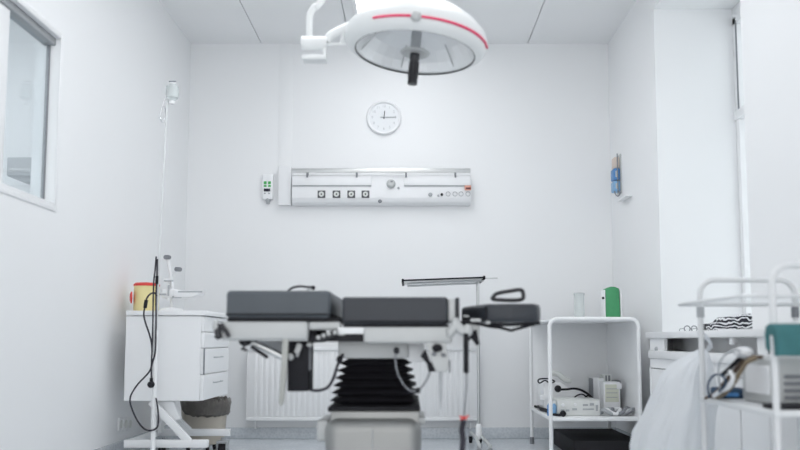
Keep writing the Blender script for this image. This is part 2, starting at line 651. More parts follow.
# ------------------------------------------------------------------ bed head unit
yf = 6.0
t = thing('bed_head_unit', 'long white medical supply panel with steel rail on the back wall', 'medical supply panel', (W(381, 190, YB).x, YB, W(381, 205, YB).z))
p0, p1 = W(291.5, 204, yf), W(470.5, 176, yf)
prof = [(YB, p0.z), (yf + .045, p0.z), (yf + .015, p0.z + .018), (yf, p0.z + .05), (yf, p1.z), (yf + .02, p1.z + .012), (YB, p1.z + .012)]
MB().prism(prof, p0.x, p1.x, .003, 'YZ', 2).build('housing', M_plwhite, t)
q0, q1 = W(278, 205, 6.04), W(291.5, 166, 6.04)
MB().box(q0.x, q1.x - .002, 6.04, YB, q0.z, q1.z, .004).build('junction_cover', M_plwhite, t)
r0, r1 = W(291, 170.5, 5.97), W(470.5, 170.5, 5.97)
MB().box(r0.x, r1.x, 5.965, 5.975, r0.z - .016, r0.z + .016, .003).build('equipment_rail', M_steel, t)
for px in (307, 356.5, 406, 455.5):
    d = W(px, 174.5, 5.97)
    MB().box(d.x - .006, d.x + .006, 5.972, yf + .03, d.z - .02, d.z + .03, .002).build('rail_bracket', M_midgrey, t)
for x0, x1 in ((292.5, 371.5), (404, 470)):
    u0, u1 = W(x0, 185.5, yf), W(x1, 176.5, yf)
    MB().box(u0.x, u1.x, yf - .012, yf + .004, u0.z, u1.z, .004).build('light_cover', M_plwhite, t)
    MB().box(u0.x, u1.x, yf - .009, yf + .003, u0.z - .006, u0.z - .001, .001).build('shadow_gap', M_grey, t)
for px in (321.5, 336.5, 351.3, 365.5):
    u0, u1 = W(px - 3.9, 198, yf), W(px + 3.9, 190.6, yf)
    so = MB().box(u0.x, u1.x, yf - .006, yf + .002, u0.z, u1.z, .003).build('power_socket', M_socket, t)
    cc = (u0 + u1) / 2
    MB().lathe([(0, 0), (.019, 0), (.021, .003), (.018, .004), (.016, .0015), (0, .0015)], (cc.x, yf - .006, cc.z), (0, -1, 0), 20).build('socket_insert', M_offwhite, so)
    MB().cyl((cc.x, yf - .006, cc.z), (cc.x, yf - .0095, cc.z), .006).build('pin', M_black, so)
d = W(391, 184, yf)
k = MB().lathe([(0, 0), (.034, 0), (.036, .006), (.03, .02), (.022, .03), (0, .032)], (d.x, yf, d.z), (0, -1, 0), 28).build('rotary_knob', M_rail, t)
MB().box(d.x - .003, d.x + .014, yf - .034, yf - .03, d.z + .006, d.z + .02, .001).build('pointer', M_midgrey, k)
for px, py, r, m in ((398.5, 188, .009, M_grey), (380, 201, .017, M_midgrey), (430.3, 194.7, .016, M_grey), (438.4, 195.8, .009, M_grey), (441.8, 194.6, .011, M_blackgl)):
    yy = yf if py < 199 else yf + .02
    d = W(px, py, yy)
    MB().lathe([(0, 0), (r, 0), (r, .008), (r * .6, .014), (0, .014)], (d.x, yy, d.z), (0, -1, 0), 20).build('gas_outlet' if m is not M_grey else 'button', m, t)
for px in (448, 455, 461, 468):
    d = W(px, 194, yf)
    MB().lathe([(.015, 0), (.019, 0), (.019, .005), (.015, .005)], (d.x, yf, d.z), (0, -1, 0), 20).build('outlet_ring', M_grey, t)
u0, u1 = W(464.5, 190.6, yf), W(471, 185.8, yf)
lb = MB().box(u0.x, u1.x, yf - .016, yf - .012, u0.z, u1.z, .001).build('warning_label', mat('salmon_label', (.75, .38, .30), .5), t)
MB().box(u0.x + .009, u1.x - .003, yf - .018, yf - .0155, u0.z + .007, u0.z + .022, .001).build('label_bar', mat('label_maroon', (.14, .04, .04), .5), lb)

# alarm panel to the left
a0, a1 = W(262, 199, 6.06), W(273, 174, 6.06)
t = thing('alarm_panel', 'small white wall box with four green lamps, left of the bed head unit', 'alarm panel', ((a0.x + a1.x) / 2, YB, a0.z))
MB().box(a0.x, a1.x, 6.06, YB, a0.z, a1.z, .006).build('case', M_plwhite, t)
for px in (265.2, 269.5):
    for py, hh in ((182.7, .011), (186, .007)):
        d = W(px, py, 6.06)
        MB().box(d.x - .011, d.x + .011, 6.055, 6.062, d.z - hh, d.z + hh, .002).build('green_lamp', M_ledgreen, t)
d0, d1 = W(263.8, 191.5, 6.06), W(270.3, 188.6, 6.06)
MB().box(d0.x, d1.x, 6.056, 6.062, d0.z, d1.z, .001).build('display', M_display, t)
for px in (264.8, 269):
    d = W(px, 193.4, 6.06)
    MB().box(d.x - .007, d.x + .007, 6.056, 6.062, d.z - .005, d.z + .005, .001).build('button', M_grey, t)
d = W(267.8, 200, 6.07)
MB().lathe([(0, 0), (.015, 0), (.02, .012), (.02, .028), (.012, .034), (.012, .05), (0, .05)], (d.x, 6.078, d.z + .02), (0, 0, -1), 18).build('outlet_knob', M_grey, t)

# ------------------------------------------------------------------ operating lamp
LY = 3.1
lc = W(416, 42, LY)
ax = V((sin(radians(5)), 0, cos(radians(5)))).normalized()
t = thing('operating_lamp', 'large white domed surgical lamp with red stripe hanging over the operating table', 'surgical lamp', lc)
MB().lathe([(.2455, -.050), (.247, -.052), (.264, -.044), (.283, -.030), (.291, -.006), (.292, .008), (.284, .03), (.25, .07), (.205, .105), (.15, .13), (.085, .148), (0, .152)],
           lc, ax, 64).build('dome', M_lamp, t, ang=60)
prof = [(.293, -.006), (.2955, -.004), (.2955, .005), (.293, .007)]
# stripe on the camera-facing arc only, as in the lamp's paintwork
b = MB()
q = ax.to_track_quat('Z', 'Y').to_matrix()
E1, E2 = V((cos(radians(5)), 0, -sin(radians(5)))), V((0, 1, 0))
pts = []
for i in range(61):
    a = radians(-124 + i * (124 - 8) / 60)
    pts.append(lc + (E1 * cos(a) + E2 * sin(a)) * .2915 - ax * .015)
b.tube(pts, .0052, 8)
b.build('red_stripe', M_red, t)
kn = lc - E2 * .292 - ax * .016
MB().ball(kn, .021, (1, .8, 1)).build('sterile_knob', M_rail, t)
MB().lathe([(.248, -.048), (.24, -.04), (.222, -.005), (.19, .035), (.14, .068), (.08, .086), (0, .09)], lc, ax, 28).build('reflector', M_mirror, t, ang=5)
pts = [lc + q @ V((.2445 * cos(2 * pi * i / 64), .2445 * sin(2 * pi * i / 64), -.0485)) for i in range(64)]
MB().tube(pts, .0034, 8, closed=True).build('gasket', M_blackgl, t)
for i in range(6):
    a = radians(15 + i * 60)
    e = V((cos(a), sin(a), 0))
    MB().tube([lc + q @ (e * .235 + V((0, 0, -.03))), lc + q @ (e * .17 + V((0, 0, .048)))], .0025, 6).build('reflector_rib', M_rail, t)
MB().lathe([(0, -.040), (.055, -.040), (.062, -.046), (.055, -.052), (0, -.052)], lc, ax, 32).build('centre_disc', M_rail, t)
MB().lathe([(.021, -.04), (.021, .088), (0, .088)], lc, ax, 20).build('bulb_housing', M_grey, t)
b = MB()
b.lathe([(0, -.05), (.02, -.05), (.0205, -.075), (.018, -.08), (.0185, -.16), (.0205, -.165), (.0195, -.178), (0, -.18)], lc, ax, 20)
for i in range(8):
    a = i * pi / 4
    e = V((cos(a) * .0185, sin(a) * .0185, 0))
    b.tube([lc + q @ (e + V((0, 0, -.085))), lc + q @ (e + V((0, 0, -.155)))], .0025, 6)
b.build('handle', M_blackgl, t)
# arm over the dome
arm = [W(327, 42, LY), W(331, 35.5, LY), W(345, 28, LY), (W(360, 22, LY)), W(376, 14, LY), W(393, 6, LY + .03), W(410, 1, LY + .05)]
b = MB()
b.tube(arm, .0185, 12, smooth=6)
b.build('yoke_arm', M_lamp, t)
b = MB()
b.tube([W(344, 30, LY), W(343, 37, LY), W(341, 45, LY)], .008, 8)
b.tube([W(327, 44.5, LY), W(346, 44, LY)], .007, 8)
b.build('arm_bracket', M_lamp, t)
j0, j1 = W(301.5, 43.2, LY), W(327, 43.2, LY)
jo = MB().lathe([(0, 0), (.025, 0), (.028, .003), (.028, (j1 - j0).length - .006), (.025, (j1 - j0).length), (0, (j1 - j0).length)], j0, (1, 0, 0), 28).build('swivel_joint', M_lamp, t)
u0, u1 = W(302, 59, LY - .03), W(326, 49, LY - .03)
MB().box(u0.x, u1.x, LY - .03, LY + .03, u0.z, u0.z + .022, .006).build('joint_cover', M_lamp, jo)
b = MB()
b.box(u1.x - .014, u1.x, LY - .025, LY + .025, u0.z + .01, u1.z + .01, .004)
b.build('joint_cheek', M_lamp, jo)
tz = W(309.5, 38, LY)
top = V((lc.x + .05, LY + .05, 2.74))
MB().tube([tz, W(309.3, 25, LY), W(310, 15, LY), W(314.5, 7, LY), W(325, -4.5, LY), V((lc.x - .12, LY + .03, 2.62)), top], .0135, 12, smooth=6).build('spring_arm', M_lamp, t)
MB().lathe([(0, -.06), (.04, -.06), (.045, -.05), (.045, .05), (.032, .06), (.032, H - 2.74 - .05), (.11, H - 2.74 - .03), (.12, H - 2.74 - .001), (0, H - 2.74 - .001)], top, (0, 0, 1), 32).build('ceiling_column', M_lamp, t)

# ------------------------------------------------------------------ operating table
TY = 2.75
DEP = .48
tb = V((W(376, 400, 3).x, 3.0, 0))
OT = thing('operating_table', 'adjustable operating table with dark cushions and black bellows column in the middle of the room', 'operating table', tb)


def cushion(x0, y0, x1, y1, Y, d, m, name, bev=.022):
    a, c_ = W(x0, y1, Y), W(x1, y0, Y)
    b = MB()
    b.box(a.x, c_.x, Y, Y + d, a.z, c_.z, bev, 4)
    o = b.build(name, m, OT, ang=60)
    b = MB()
    for zz in (a.z + bev * .9,):
        P = [V((u, v, zz)) for u, v in rrect(a.x - .001, c_.x + .001, Y - .001, Y + d + .001, bev, 4)]
        b.tube(P, .003, 6, closed=True)
    b.build('piping', M_black, o)
    return o


cushion(225.5, 290.3, 330.5, 318, TY, DEP, M_vinyl_sheen, 'leg_cushion', .014)
cushion(341.5, 296.8, 448, 324.6, TY, DEP, M_vinyl2, 'seat_cushion', .012)
# end strip of the seat section
a, c_ = W(448.2, 322, TY), W(455.5, 298, TY)
MB().box(a.x, c_.x, TY + .01, TY + DEP - .02, a.z, c_.z, .008, 3).build('end_cap', M_rail, OT)
a, c_ = W(455.8, 322, TY + .05), W(459.5, 297.5, TY + .05)
MB().box(a.x, c_.x, TY + .05, TY + DEP - .05, a.z, c_.z, .004, 2).build('end_pad', M_vinyl2, OT)
# bases beneath cushions
for x0, y0, x1, y1, nm in ((227, 318, 340, 321.5, 'leg_board'), (343, 324.6, 449, 327.5, 'seat_board')):
    a, c_ = W(x0, y1, TY + .01), W(x1, y0, TY + .01)
    MB().box(a.x, c_.x, TY + .012, TY + DEP - .012, a.z, c_.z, .002).build(nm, M_black, OT)
# side rails / frames
a, c_ = W(221, 340.5, TY), W(308.5, 321.5, TY)
MB().box(a.x, c_.x, TY - .012, TY + .05, a.z, c_.z, .012, 3).build('leg_frame', M_rail, OT)
MB().box(a.x + .02, c_.x, TY + DEP - .05, TY + DEP + .01, a.z + .012, c_.z, .01, 3).build('leg_frame', M_rail, OT)
MB().box(a.x + .05, c_.x - .05, TY + .05, TY + DEP - .05, a.z + .03, c_.z - .006, .004).build('cross_beam', M_midgrey, OT)
a2, c2 = W(341, 343.5, TY), W(452, 327, TY)
MB().box(W(363.5, 340, TY).x, c2.x, TY - .012, TY + .05, a2.z, c2.z, .01, 3).build('seat_frame', M_rail, OT)
MB().box(a2.x, c2.x, TY + DEP - .05, TY + DEP + .01, a2.z, c2.z, .01, 3).build('seat_frame', M_rail, OT)
MB().box(W(343, 340, TY).x, W(446, 340, TY).x, TY + .05, TY + DEP - .05, a2.z + .03, c2.z - .004, .004).build('cross_beam', M_dark, OT)
# hinge between leg and seat sections
b = MB()
b.prect(308, 325, 316, 342.5, TY + .03, .35, .006)
b.prect(310, 335, 365, 341.6, TY + .005, .30, .004)
b.build('hinge_block', M_black, OT)
a, c_ = W(308.6, 330, TY), W(340.5, 321.8, TY)
MB().box(a.x, c_.x, TY + .0, TY + .06, a.z, c_.z, .008, 3).build('hinge_cover', M_rail, OT)
b = MB()
b.bar(W(315.5, 339.5, TY - .01), W(337.5, 331.8, TY - .01), .012, .022, .004)
MB().prect(337.5, 327.2, 364.5, 334, TY - .004, .05, .004).build('rail_link', M_whitemetal, OT)
bl = b.build('ratchet_bar', M_blackgl, OT)
for px, py in ((318.3, 337.4), (323.6, 335.5), (328.6, 333.7), (335, 332.4)):
    d = W(px, py, TY - .017)
    MB().lathe([(0, 0), (.0075, 0), (.006, .005), (0, .006)], d, (0, -1, 0), 14).build('rivet', M_rail, bl)
# left clamp
b = MB()
b.tube([W(218, 323.5, TY - .02), W(217, 330, TY - .02), W(218.5, 336.5, TY - .02)], .011, 10)
b.ball(W(218.3, 336, TY - .02), .0125)
b.tube([W(221, 324, TY - .02), W(224, 328.5, TY - .02), W(226.5, 332, TY - .02), W(229, 337, TY - .02)], .0075, 10, smooth=4)
b.tube([W(219, 330, TY - .02), W(226, 329, TY - .02)], .007, 8)
b.build('rail_clamp', M_blackgl, OT)
MB().ball(W(216.2, 326, TY - .02), .016, (.8, .8, 1.4)).build('clamp_knob', M_rail, OT)
# strut and gas spring under the leg section
b = MB()
b.tube([W(246, 340, TY + .05), W(262, 347, TY + .05), W(286, 358.5, TY + .05)], .013, 12)
b.build('gas_spring', M_steel, OT)
MB().bar(W(251, 346.5, TY + .03), W(268, 357.5, TY + .03), .012, .012, .003).build('spring_sleeve', M_black, OT)
MB().ball(W(245, 341.5, TY + .02), .017, (1.3, .8, 1)).build('pivot', M_black, OT)
MB().tube([W(246, 343, TY), W(243.5, 348, TY), W(241, 349.5, TY)], .004, 8).build('release_lever', M_blackgl, OT)
MB().ball(W(245.3, 350, TY), .0065, (1.4, 1, .7)).build('lever_tip', M_blackgl, OT)
pl = [W(258, 341, TY + .09), W(284, 341, TY + .09), W(284, 358, TY + .09)]
MB().prism([(p.x, p.z) for p in pl], TY + .09, TY + .10, .001, 'XZ').build('gusset_plate', M_grey, OT)
b = MB()
pp = [W(282.5, 339, TY - .01), W(288.5, 339, TY - .01), W(286.5, 372, TY - .01), W(283.2, 403, TY - .01), W(281, 406.5, TY - .01), W(278.7, 403, TY - .01), W(280.5, 372, TY - .01)]
b.prism([(p.x, p.z) for p in pp], TY - .01, TY + .01, .003, 'XZ')
b.build('side_lever', mat('dull_alloy', (.42, .43, .41), .5, .2), OT)
# control box
cb = MB().prect(287.2, 341, 308.8, 391.5, TY + .05, .14, .004).build('control_box', M_dark, OT)
MB().ball(W(290.8, 356.8, TY + .045), .0105, (1, .7, 1.25)).build('knob', M_rail, cb)
MB().bar(W(296.5, 353.5, TY + .04), W(300, 343.5, TY + .04), .014, .02, .004).build('latch', M_rail, cb)
MB().bar(W(296, 355, TY + .035), W(299, 355.5, TY + .035), .012, .012, .003).build('latch_tip', M_grey, cb)
MB().ball(W(309.5, 344.5, TY + .03), .011, (1, .8, .8)).build('cable_gland', M_rail, cb)
MB().tube([W(310, 346, TY + .06), W(309.8, 370, TY + .06)], .0042, 8).build('side_rod', M_midgrey, cb)
MB().tube([W(306, 387.5, TY + .1), W(312, 390.2, TY + .1), W(320, 390.3, TY + .1), W(328, 387, TY + .1), W(333.5, 378, TY + .1), W(337, 367, TY + .1), W(341, 358, TY + .1), W(346, 350, TY + .14)], .0055, 8, smooth=6).build('power_cable', M_purple, OT)
MB().ball(W(339.5, 359.5, TY + .1), .012, (1, .8, 1.1)).build('cable_clamp', M_black, OT)
# column
cxm = W(376, 380, 3.0).x
colz1 = a2.z + .03
bz0, bz1 = W(376, 409, 2.83).z, W(376, 356, 2.83).z
cyc = 3.0
MB().box(W(338, 350, 2.86).x, W(408, 350, 2.86).x, 2.86, 3.14, bz1 - .01, colz1, .006).build('column_head', M_rail, OT)


def sect(hw, hd, r, z):
    return [V((cxm + u, cyc + v, z)) for u, v in rrect(-hw, hw, -hd, hd, r, 4)]


b = bmesh.new()
rings = []
NP = 7
for i in range(NP * 2 + 1):
    f = i / (NP * 2)
    z = bz0 + (bz1 - bz0) * f
    out = .166 - .038 * f ** 1.3
    inn = .127 - .028 * f
    hw = out if i % 2 == 0 else inn
    rings.append([b.verts.new(p) for p in sect(hw, hw * .95, .02, z)])
for A, B in zip(rings, rings[1:]):
    for k_ in range(len(A)):
        j = (k_ + 1) % len(A)
        b.faces.new((A[k_], A[j], B[j], B[k_]))
b.faces.new(rings[0][::-1])
b.faces.new(rings[-1])
mb = MB()
mb._merge(b)
mb.box(cxm - .167, cxm + .167, cyc - .158, cyc + .158, bz0 - .012, bz0 + .008, .006)
mb.build('bellows', M_black, OT, ang=25)
# stainless base
gz = W(376, 412, 2.78).z
x0, x1 = W(323.5, 440, 2.76).x, W(421.5, 440, 2.76).x
b = MB()
b.box(x0 + .02, x1 - .006, 2.80, 3.20, .30, gz, .006)
b.box(x0, x1, 2.76, 3.24, .10, gz - .022, .05, 6)
b.build('base_cover', M_steel2, OT)
MB().box((x0 + x1) / 2 - .002, (x0 + x1) / 2 + .002, 2.757, 2.77, .12, gz - .06, .001).build('cover_seam', M_grey, OT)
e0, e1 = W(318, 440, 2.9).x, x0
MB().box(e0, e1 + .01, 2.85, 3.1, W(318, 440, 2.9).z, W(318, 419, 2.9).z, .01, 3).build('side_cover', M_rail, OT)
e2, e3 = x1, W(425.5, 418, 2.86).x
MB().box(e2 - .02, e3, 2.86, 3.1, W(424, 425, 2.86).z, W(424, 417, 2.86).z, .006, 3).build('side_lip', M_rail, OT)
b = MB()
b.box(x0 - .06, x1 + .10, 2.78, 3.22, .075, .11, .012, 3)
b.build('base_plate', M_steel2, OT)
for xx in (x0 - .03, x1 + .06):
    for yy in (2.82, 3.18):
        caster((xx, yy, 0), OT, .03)
# right hand clamps
b = MB()
b.prism([(p.x, p.z) for p in (W(426, 343, TY), W(446, 343, TY), W(449, 364, TY), W(447, 372, TY), W(436, 372, TY), W(431, 361, TY))], TY - .01, TY + .03, .004, 'XZ')
cl = b.build('accessory_clamp', M_rail, OT)
MB().ball(W(437.3, 348, TY - .02), .016, (1.2, .8, .9)).build('clamp_knob', M_dark, cl)
MB().ball(W(434, 354, TY - .016), .008).build('screw', M_midgrey, cl)
MB().ball(W(443.5, 355, TY - .016), .008).build('screw', M_midgrey, cl)
b = MB()
b.prism([(p.x, p.z) for p in (W(420.5, 356, TY), W(425.5, 349, TY), W(430, 361, TY), W(435, 366, TY), W(440, 371.5, TY), W(428.5, 372, TY), W(427, 364, TY))], TY + .0, TY + .03, .002, 'XZ')
b.build('clamp_lever', M_dark, OT)
pp = [W(439, 372, TY), W(442.5, 372, TY), W(442.2, 396, TY), W(440.5, 411, TY), W(439.2, 396, TY)]
MB().prism([(p.x, p.z) for p in pp], TY, TY + .012, .002, 'XZ').build('hanging_rod', M_grey, OT)
MB().prect(449, 360, 450.6, 373, TY, .012, .002).build('pin', M_midgrey, OT)
MB().tube([W(396.5, 351, TY), W(395.5, 362, TY), W(398, 374, TY), W(404, 385, TY), W(411, 391, TY), W(418.5, 390, TY), W(424, 384, TY), W(428, 377, TY), W(430, 371, TY + .01)], .0035, 8, smooth=6).build('signal_cable', M_midgrey, OT)
MB().ball(W(396.5, 350.5, TY), .011, (1, .8, 1.2)).build('cable_gland', M_black, OT)
MB().ball(W(418, 390.5, TY), .009, (1, .8, 1.2)).build('cable_connector', M_black, OT)
a_, c_ = W(408, 362, TY + .12), W(424, 344, TY + .12)
MB().box(a_.x, c_.x, TY + .12, TY + .2, a_.z, c_.z, .006).build('lift_bracket', M_whitemetal, OT)
# white clamp joining the head section
b = MB()
b.tube([W(449, 334, TY - .01), W(456, 326, TY - .01), W(462, 331, TY - .01), W(470, 332, TY - .01)], .018, 12, smooth=4)
b.tube([W(455, 319, TY), W(457, 328, TY - .01)], .014, 10)
b.build('head_clamp', M_rail, OT)
MB().ball(W(467.5, 330.5, TY - .015), .019, (1, .8, 1.15)).build('clamp_screw', M_rail, OT)
MB().ball(W(449.5, 335.5, TY - .012), .010, (1.4, 1, .8)).build('clamp_screw', M_rail, OT)
b = MB()
b.tube([W(463.5, 321, TY + .05), W(463.5, 334, TY + .05), W(471, 338, TY + .05)], .012, 10)
b.tube([W(470, 334, TY), W(477, 342, TY)], .008, 8)
b.tube([W(474.5, 330, TY + .02), W(477.5, 345, TY + .02)], .008, 8)
b.build('clamp_arm', M_dark, OT)
# head rest
zt_, zb_ = W(510, 303.5, 2.76).z, W(510, 322, 2.76).z
XY = lambda px, Y: (W(px, 320, Y).x, Y)
poly = [XY(486, 2.77), XY(510, 2.745), XY(537, 2.76), XY(541, 2.81), (W(541, 320, 2.81).x + .01, 3.12), XY(520, 3.24), XY(478, 3.24), XY(462.5, 3.14), XY(461.5, 3.02), XY(476, 2.85)]
b = MB()
b.prism(poly, zb_, zt_, .016, 'XY', 4)
hr = b.build('head_cushion', M_vinyl2, OT, ang=50)
MB().tube([V((W(485.5, 305, 2.775).x, 2.768, zt_ - .01)), V((W(486, 320, 2.775).x, 2.768, zb_ + .008))], .003, 6).build('piping', M_black, hr)
b = MB()
P = [W(494.5, 300.3, 2.85), W(493.8, 297, 2.85), W(498, 294, 2.85), W(510, 291.8, 2.85), W(520, 290.6, 2.85), W(523, 293.5, 2.85), W(520.5, 300.6, 2.85)]
P = [p + V((0, 0, .003)) for p in P]
b.tube(P, .0075, 10, closed=True, smooth=5)
b.build('grab_loop', M_blackgl, hr)
b = MB()
b.tube([W(463, 321.5, 2.8), W(476, 323.5, 2.8), W(490, 326.5, 2.8), W(500, 327.5, 2.8), W(511, 330.5, 2.8), W(522, 327.5, 2.8), W(535, 324, 2.8)], .0055, 8)
b.tube([W(488, 324, 2.8), W(510, 325, 2.8), W(540, 323, 2.8)], .0055, 8)
b.build('head_frame', M_dark, OT)
for x0_, y0_, x1_, y1_ in ((470.5, 318.6, 481, 321.8), (486, 321, 490.5, 324), (463, 315.2, 469, 317)):
    MB().prect(x0_, y0_, x1_, y1_, 2.765, .015, .003).build('head_plate', M_rail, OT)
MB().prect(469, 323, 479.5, 335, 2.80, .05, .006).build('head_bracket', M_rail, OT)
# arm rest curve behind the leg cushion
MB().tube([W(288, 291, 3.0), W(292, 288, 3.0), W(299, 286.3, 3.0), (W(306, 286.9, 3.0)), W(313, 287.4, 3.0)], .0045, 8, smooth=5).build('anaesthetic_bar', M_blackgl, OT)
MB().tube([W(313, 287.6, 3.0), W(309, 288.5, 3.0), W(306.5, 291.5, 3.0), W(306.5, 297, 3.0)], .0038, 8).build('bar_post', M_grey, OT)
MB().tube([W(288.2, 290.8, 3.0), W(287, 297, 3.0)], .0042, 8).build('bar_post', M_grey, OT)
MB().ball(W(313.2, 287.7, 3.0), .0085).build('bar_tip', M_black, OT)

# hand control on its cable
HY = 2.72
t = thing('hand_control', 'black handset hanging on a thin cable with a red tie at the table end', 'remote control', W(466.5, 372, HY))
MB().prect(463.8, 333, 468.7, 373.5, HY, .025, .006, 3).build('handset', M_dark, t)
MB().tube([W(466.5, 373, HY + .012), W(466.5, 386, HY + .012), W(465, 404, HY + .012), W(464, 417, HY + .012), W(463.5, 428, HY + .012)], .0032, 8, smooth=5).build('cable', M_midgrey, t)
MB().tube([W(463.6, 420, HY + .012), W(462, 430, HY + .012), W(463, 440, HY + .012), W(462, 455, HY + .012), W(462, 480, HY + .012), V((W(468, 480, HY).x, HY - .02, .011)), V((.45, HY - .1, .011))], .010, 10, smooth=5).build('cable_sleeve', M_purple, t)
b = MB()
b.tube([W(459.5, 416.3, HY), W(464, 417.5, HY), W(469, 415.8, HY)], .003, 6)
b.tube([W(460, 420, HY), W(464.5, 418, HY), W(467, 419.5, HY)], .003, 6)
b.ball(W(464.2, 417.6, HY + .008), .005)
b.build('tie', M_redl, t)

# ------------------------------------------------------------------ instrument stand behind the table
IY = 5.55
px_ = W(478.3, 360, IY).x
t = thing('instrument_stand', 'slim steel instrument stand with a narrow tray between table and back wall', 'instrument stand', (px_, IY, 0))
z1 = W(478, 279.5, IY).z
MB().tube([(px_, IY, .06), (px_, IY, z1 - .01)], .011, 14).build('pole', M_steel, t)
MB().tube([(px_, IY, z1 - .22), (px_, IY, z1 + .0)], .008, 12).build('telescopic_rod', M_chrome, t)
L0, L1 = W(403, 282.5, IY), W(482, 279.5, IY)
slope = math.atan2(L1.z - L0.z, L1.x - L0.x)
cc = (L0 + L1) / 2
R = Matrix.Rotation(-slope, 3, 'Y')
ln = (L1 - L0).length
MB().box(cc.x - ln / 2, cc.x + ln / 2, cc.y - .17, cc.y + .17, cc.z - .004, cc.z + .000, .001, 1, R).build('tray', M_steel, t)
for s in (-1, 1):
    MB().box(cc.x - ln / 2, cc.x + ln / 2, cc.y + s * .17 - .004, cc.y + s * .17 + .004, cc.z - .004, cc.z + .007, .002, 1, R).build('tray_rim', M_dark, t)
b = MB()
for p in (L0, L1):
    b.box(p.x - .008, p.x + .008, IY - .172, IY + .172, p.z - .013, p.z + .013, .003, 1)
b.build('tray_end', M_dark, t)
b = MB()
for yy in (IY - .12, IY + .12):
    b.tube([L0 + V((.03, yy - IY, -.017)), L1 + V((0, yy - IY, -.017))], .007, 8)
b.build('tray_support', M_steel, t)
MB().tube([W(480, 278.3, IY), W(497.5, 278, IY)], .005, 8).build('guide_rod', M_steel, t)
b = MB()
for sx_ in (-1, 1):
    b.tube([(px_ + sx_ * .035, IY + .3, .075), (px_ + sx_ * .02, IY, .08), (px_ + sx_ * .035, IY - .45, .075)], .012, 10)
b.build('foot_frame', M_rail, t)
MB().lathe([(0, 0), (.022, 0), (.024, .02), (.02, .09), (.013, .1), (0, .1)], (px_, IY, .07), (0, 0, 1), 18).build('pole_socket', M_whitemetal, t)
for xx, yy in ((px_ - .035, IY + .3), (px_ + .035, IY + .3), (px_ - .035, IY - .42), (px_ + .035, IY - .42)):
    caster((xx, yy, 0), t, .026)

# ------------------------------------------------------------------ drawer cabinet on a wheeled frame (left)
KY0, KY1 = 4.58, 5.20
ka, kc = W(123.5, 401, KY0), W(205, 316, KY0)
CBX = thing('drawer_cabinet', 'white drawer cabinet on a wheeled frame against the left wall', 'cabinet', ((ka.x + kc.x) / 2, (KY0 + KY1) / 2, 0))
ktop = W(160, 310.6, KY0).z
MB().box(ka.x, kc.x - .02, KY0, KY1, ka.z, kc.z, .003, 1).build('body', M_white, CBX)
MB().box(ka.x + .0, kc.x + .012, KY0 - .008, KY1 + .005, kc.z + .003, ktop, .005).build('top_board', M_white, CBX)
zs = [ka.z, ka.z + .152, ka.z + .305, ka.z + .40, kc.z]
for i in range(4):
    z0, z1_ = zs[i] + .002, zs[i + 1] - .002
    d = MB().box(kc.x - .02, kc.x, KY0 + .003, KY1 - .003, z0, z1_, .003, 1).build('drawer', M_white, CBX)
    zz = (z0 + z1_) / 2 + .02
    b = MB()
    b.tube([(kc.x, KY0 + .22, zz), (kc.x + .018, KY0 + .23, zz), (kc.x + .018, KY1 - .23, zz), (kc.x, KY1 - .22, zz)], .004, 6)
    b.build('handle', M_grey, d)
MB().box(kc.x - .004, kc.x + .004, KY0 - .002, KY0 + .006, zs[1], zs[2], .001, 1).build('edge_strip', M_midgrey, CBX)
b = MB()
fz = W(160, 444, KY0).z
fx0, fx1 = W(123.5, 444, KY0).x, W(207.5, 444, KY0).x
b.box(fx0, fx1, KY0, KY0 + .035, fz - .022, fz + .022, .004)
b.box(fx0, fx1 + .0, KY1 - .06, KY1 - .025, fz - .022, fz + .022, .004)
b.box(fx0, fx0 + .035, KY0 + .035, KY1 - .06, fz - .018, fz + .018, .004)
b.build('floor_rail', M_whitemetal, CBX)
for (yy, nm) in ((KY0 + .0175, 'front'), (KY1 - .0425, 'rear')):
    pA = W(151.5, 402, yy)
    pB = W(189, 441, yy)
    MB().bar((pA.x, yy, ka.z - .004), (pB.x, yy, fz + .01), .03, .042, .003).build('diagonal_brace', M_whitemetal, CBX)
pp = [W(155, 401, KY0 + .06), W(174, 401, KY0 + .06), W(181.5, 418.5, KY0 + .06), W(172, 421, KY0 + .06), W(163, 421, KY0 + .06)]
MB().prism([(p.x, p.z) for p in pp], KY0 + .04, KY0 + .08, .003, 'XZ').build('bracket_plate', M_whitemetal, CBX)
MB().box(fx0 + .01, fx0 + .05, KY1 - .10, KY1 - .03, fz, ka.z, .003).build('rear_post', M_whitemetal, CBX)
for xx in (fx0 + .05, fx1 - .05):
    for yy in (KY0 + .02, KY1 - .04):
        caster((xx, yy, 0), CBX, .046)

# yellow sharps bin on the cabinet
sY = 4.72
s0, s1 = W(129.5, 309.5, sY), W(155, 284.5, sY)
sx = (s0.x + s1.x) / 2
sr = (s1.x - s0.x) / 2
t = thing('sharps_bin', 'yellow clinical waste tub with red lid on the drawer cabinet', 'waste container', (sx, sY + sr, ktop))
sz1 = s1.z
MB().lathe([(0, 0), (sr * .93, 0), (sr, .01), (sr * 1.0, sz1 - ktop - .004), (0, sz1 - ktop - .004)], (sx, sY + sr, ktop), (0, 0, 1), 32).build('tub', M_yellow, t)
MB().lathe([(0, 0), (sr * 1.04, 0), (sr * 1.04, .012), (sr * .9, .02), (0, .02)], (sx, sY + sr, sz1 - .006), (0, 0, 1), 32).build('lid', M_redl, t)
dd = W(131.8, 297.5, sY + .03)
MB().lathe([(0, 0), (.036, 0), (.036, .006), (.02, .012), (0, .012)], (sx - sr * .955, sY + sr - .05, dd.z), (-1, -.45, 0), 24).build('flap', M_redl, t)

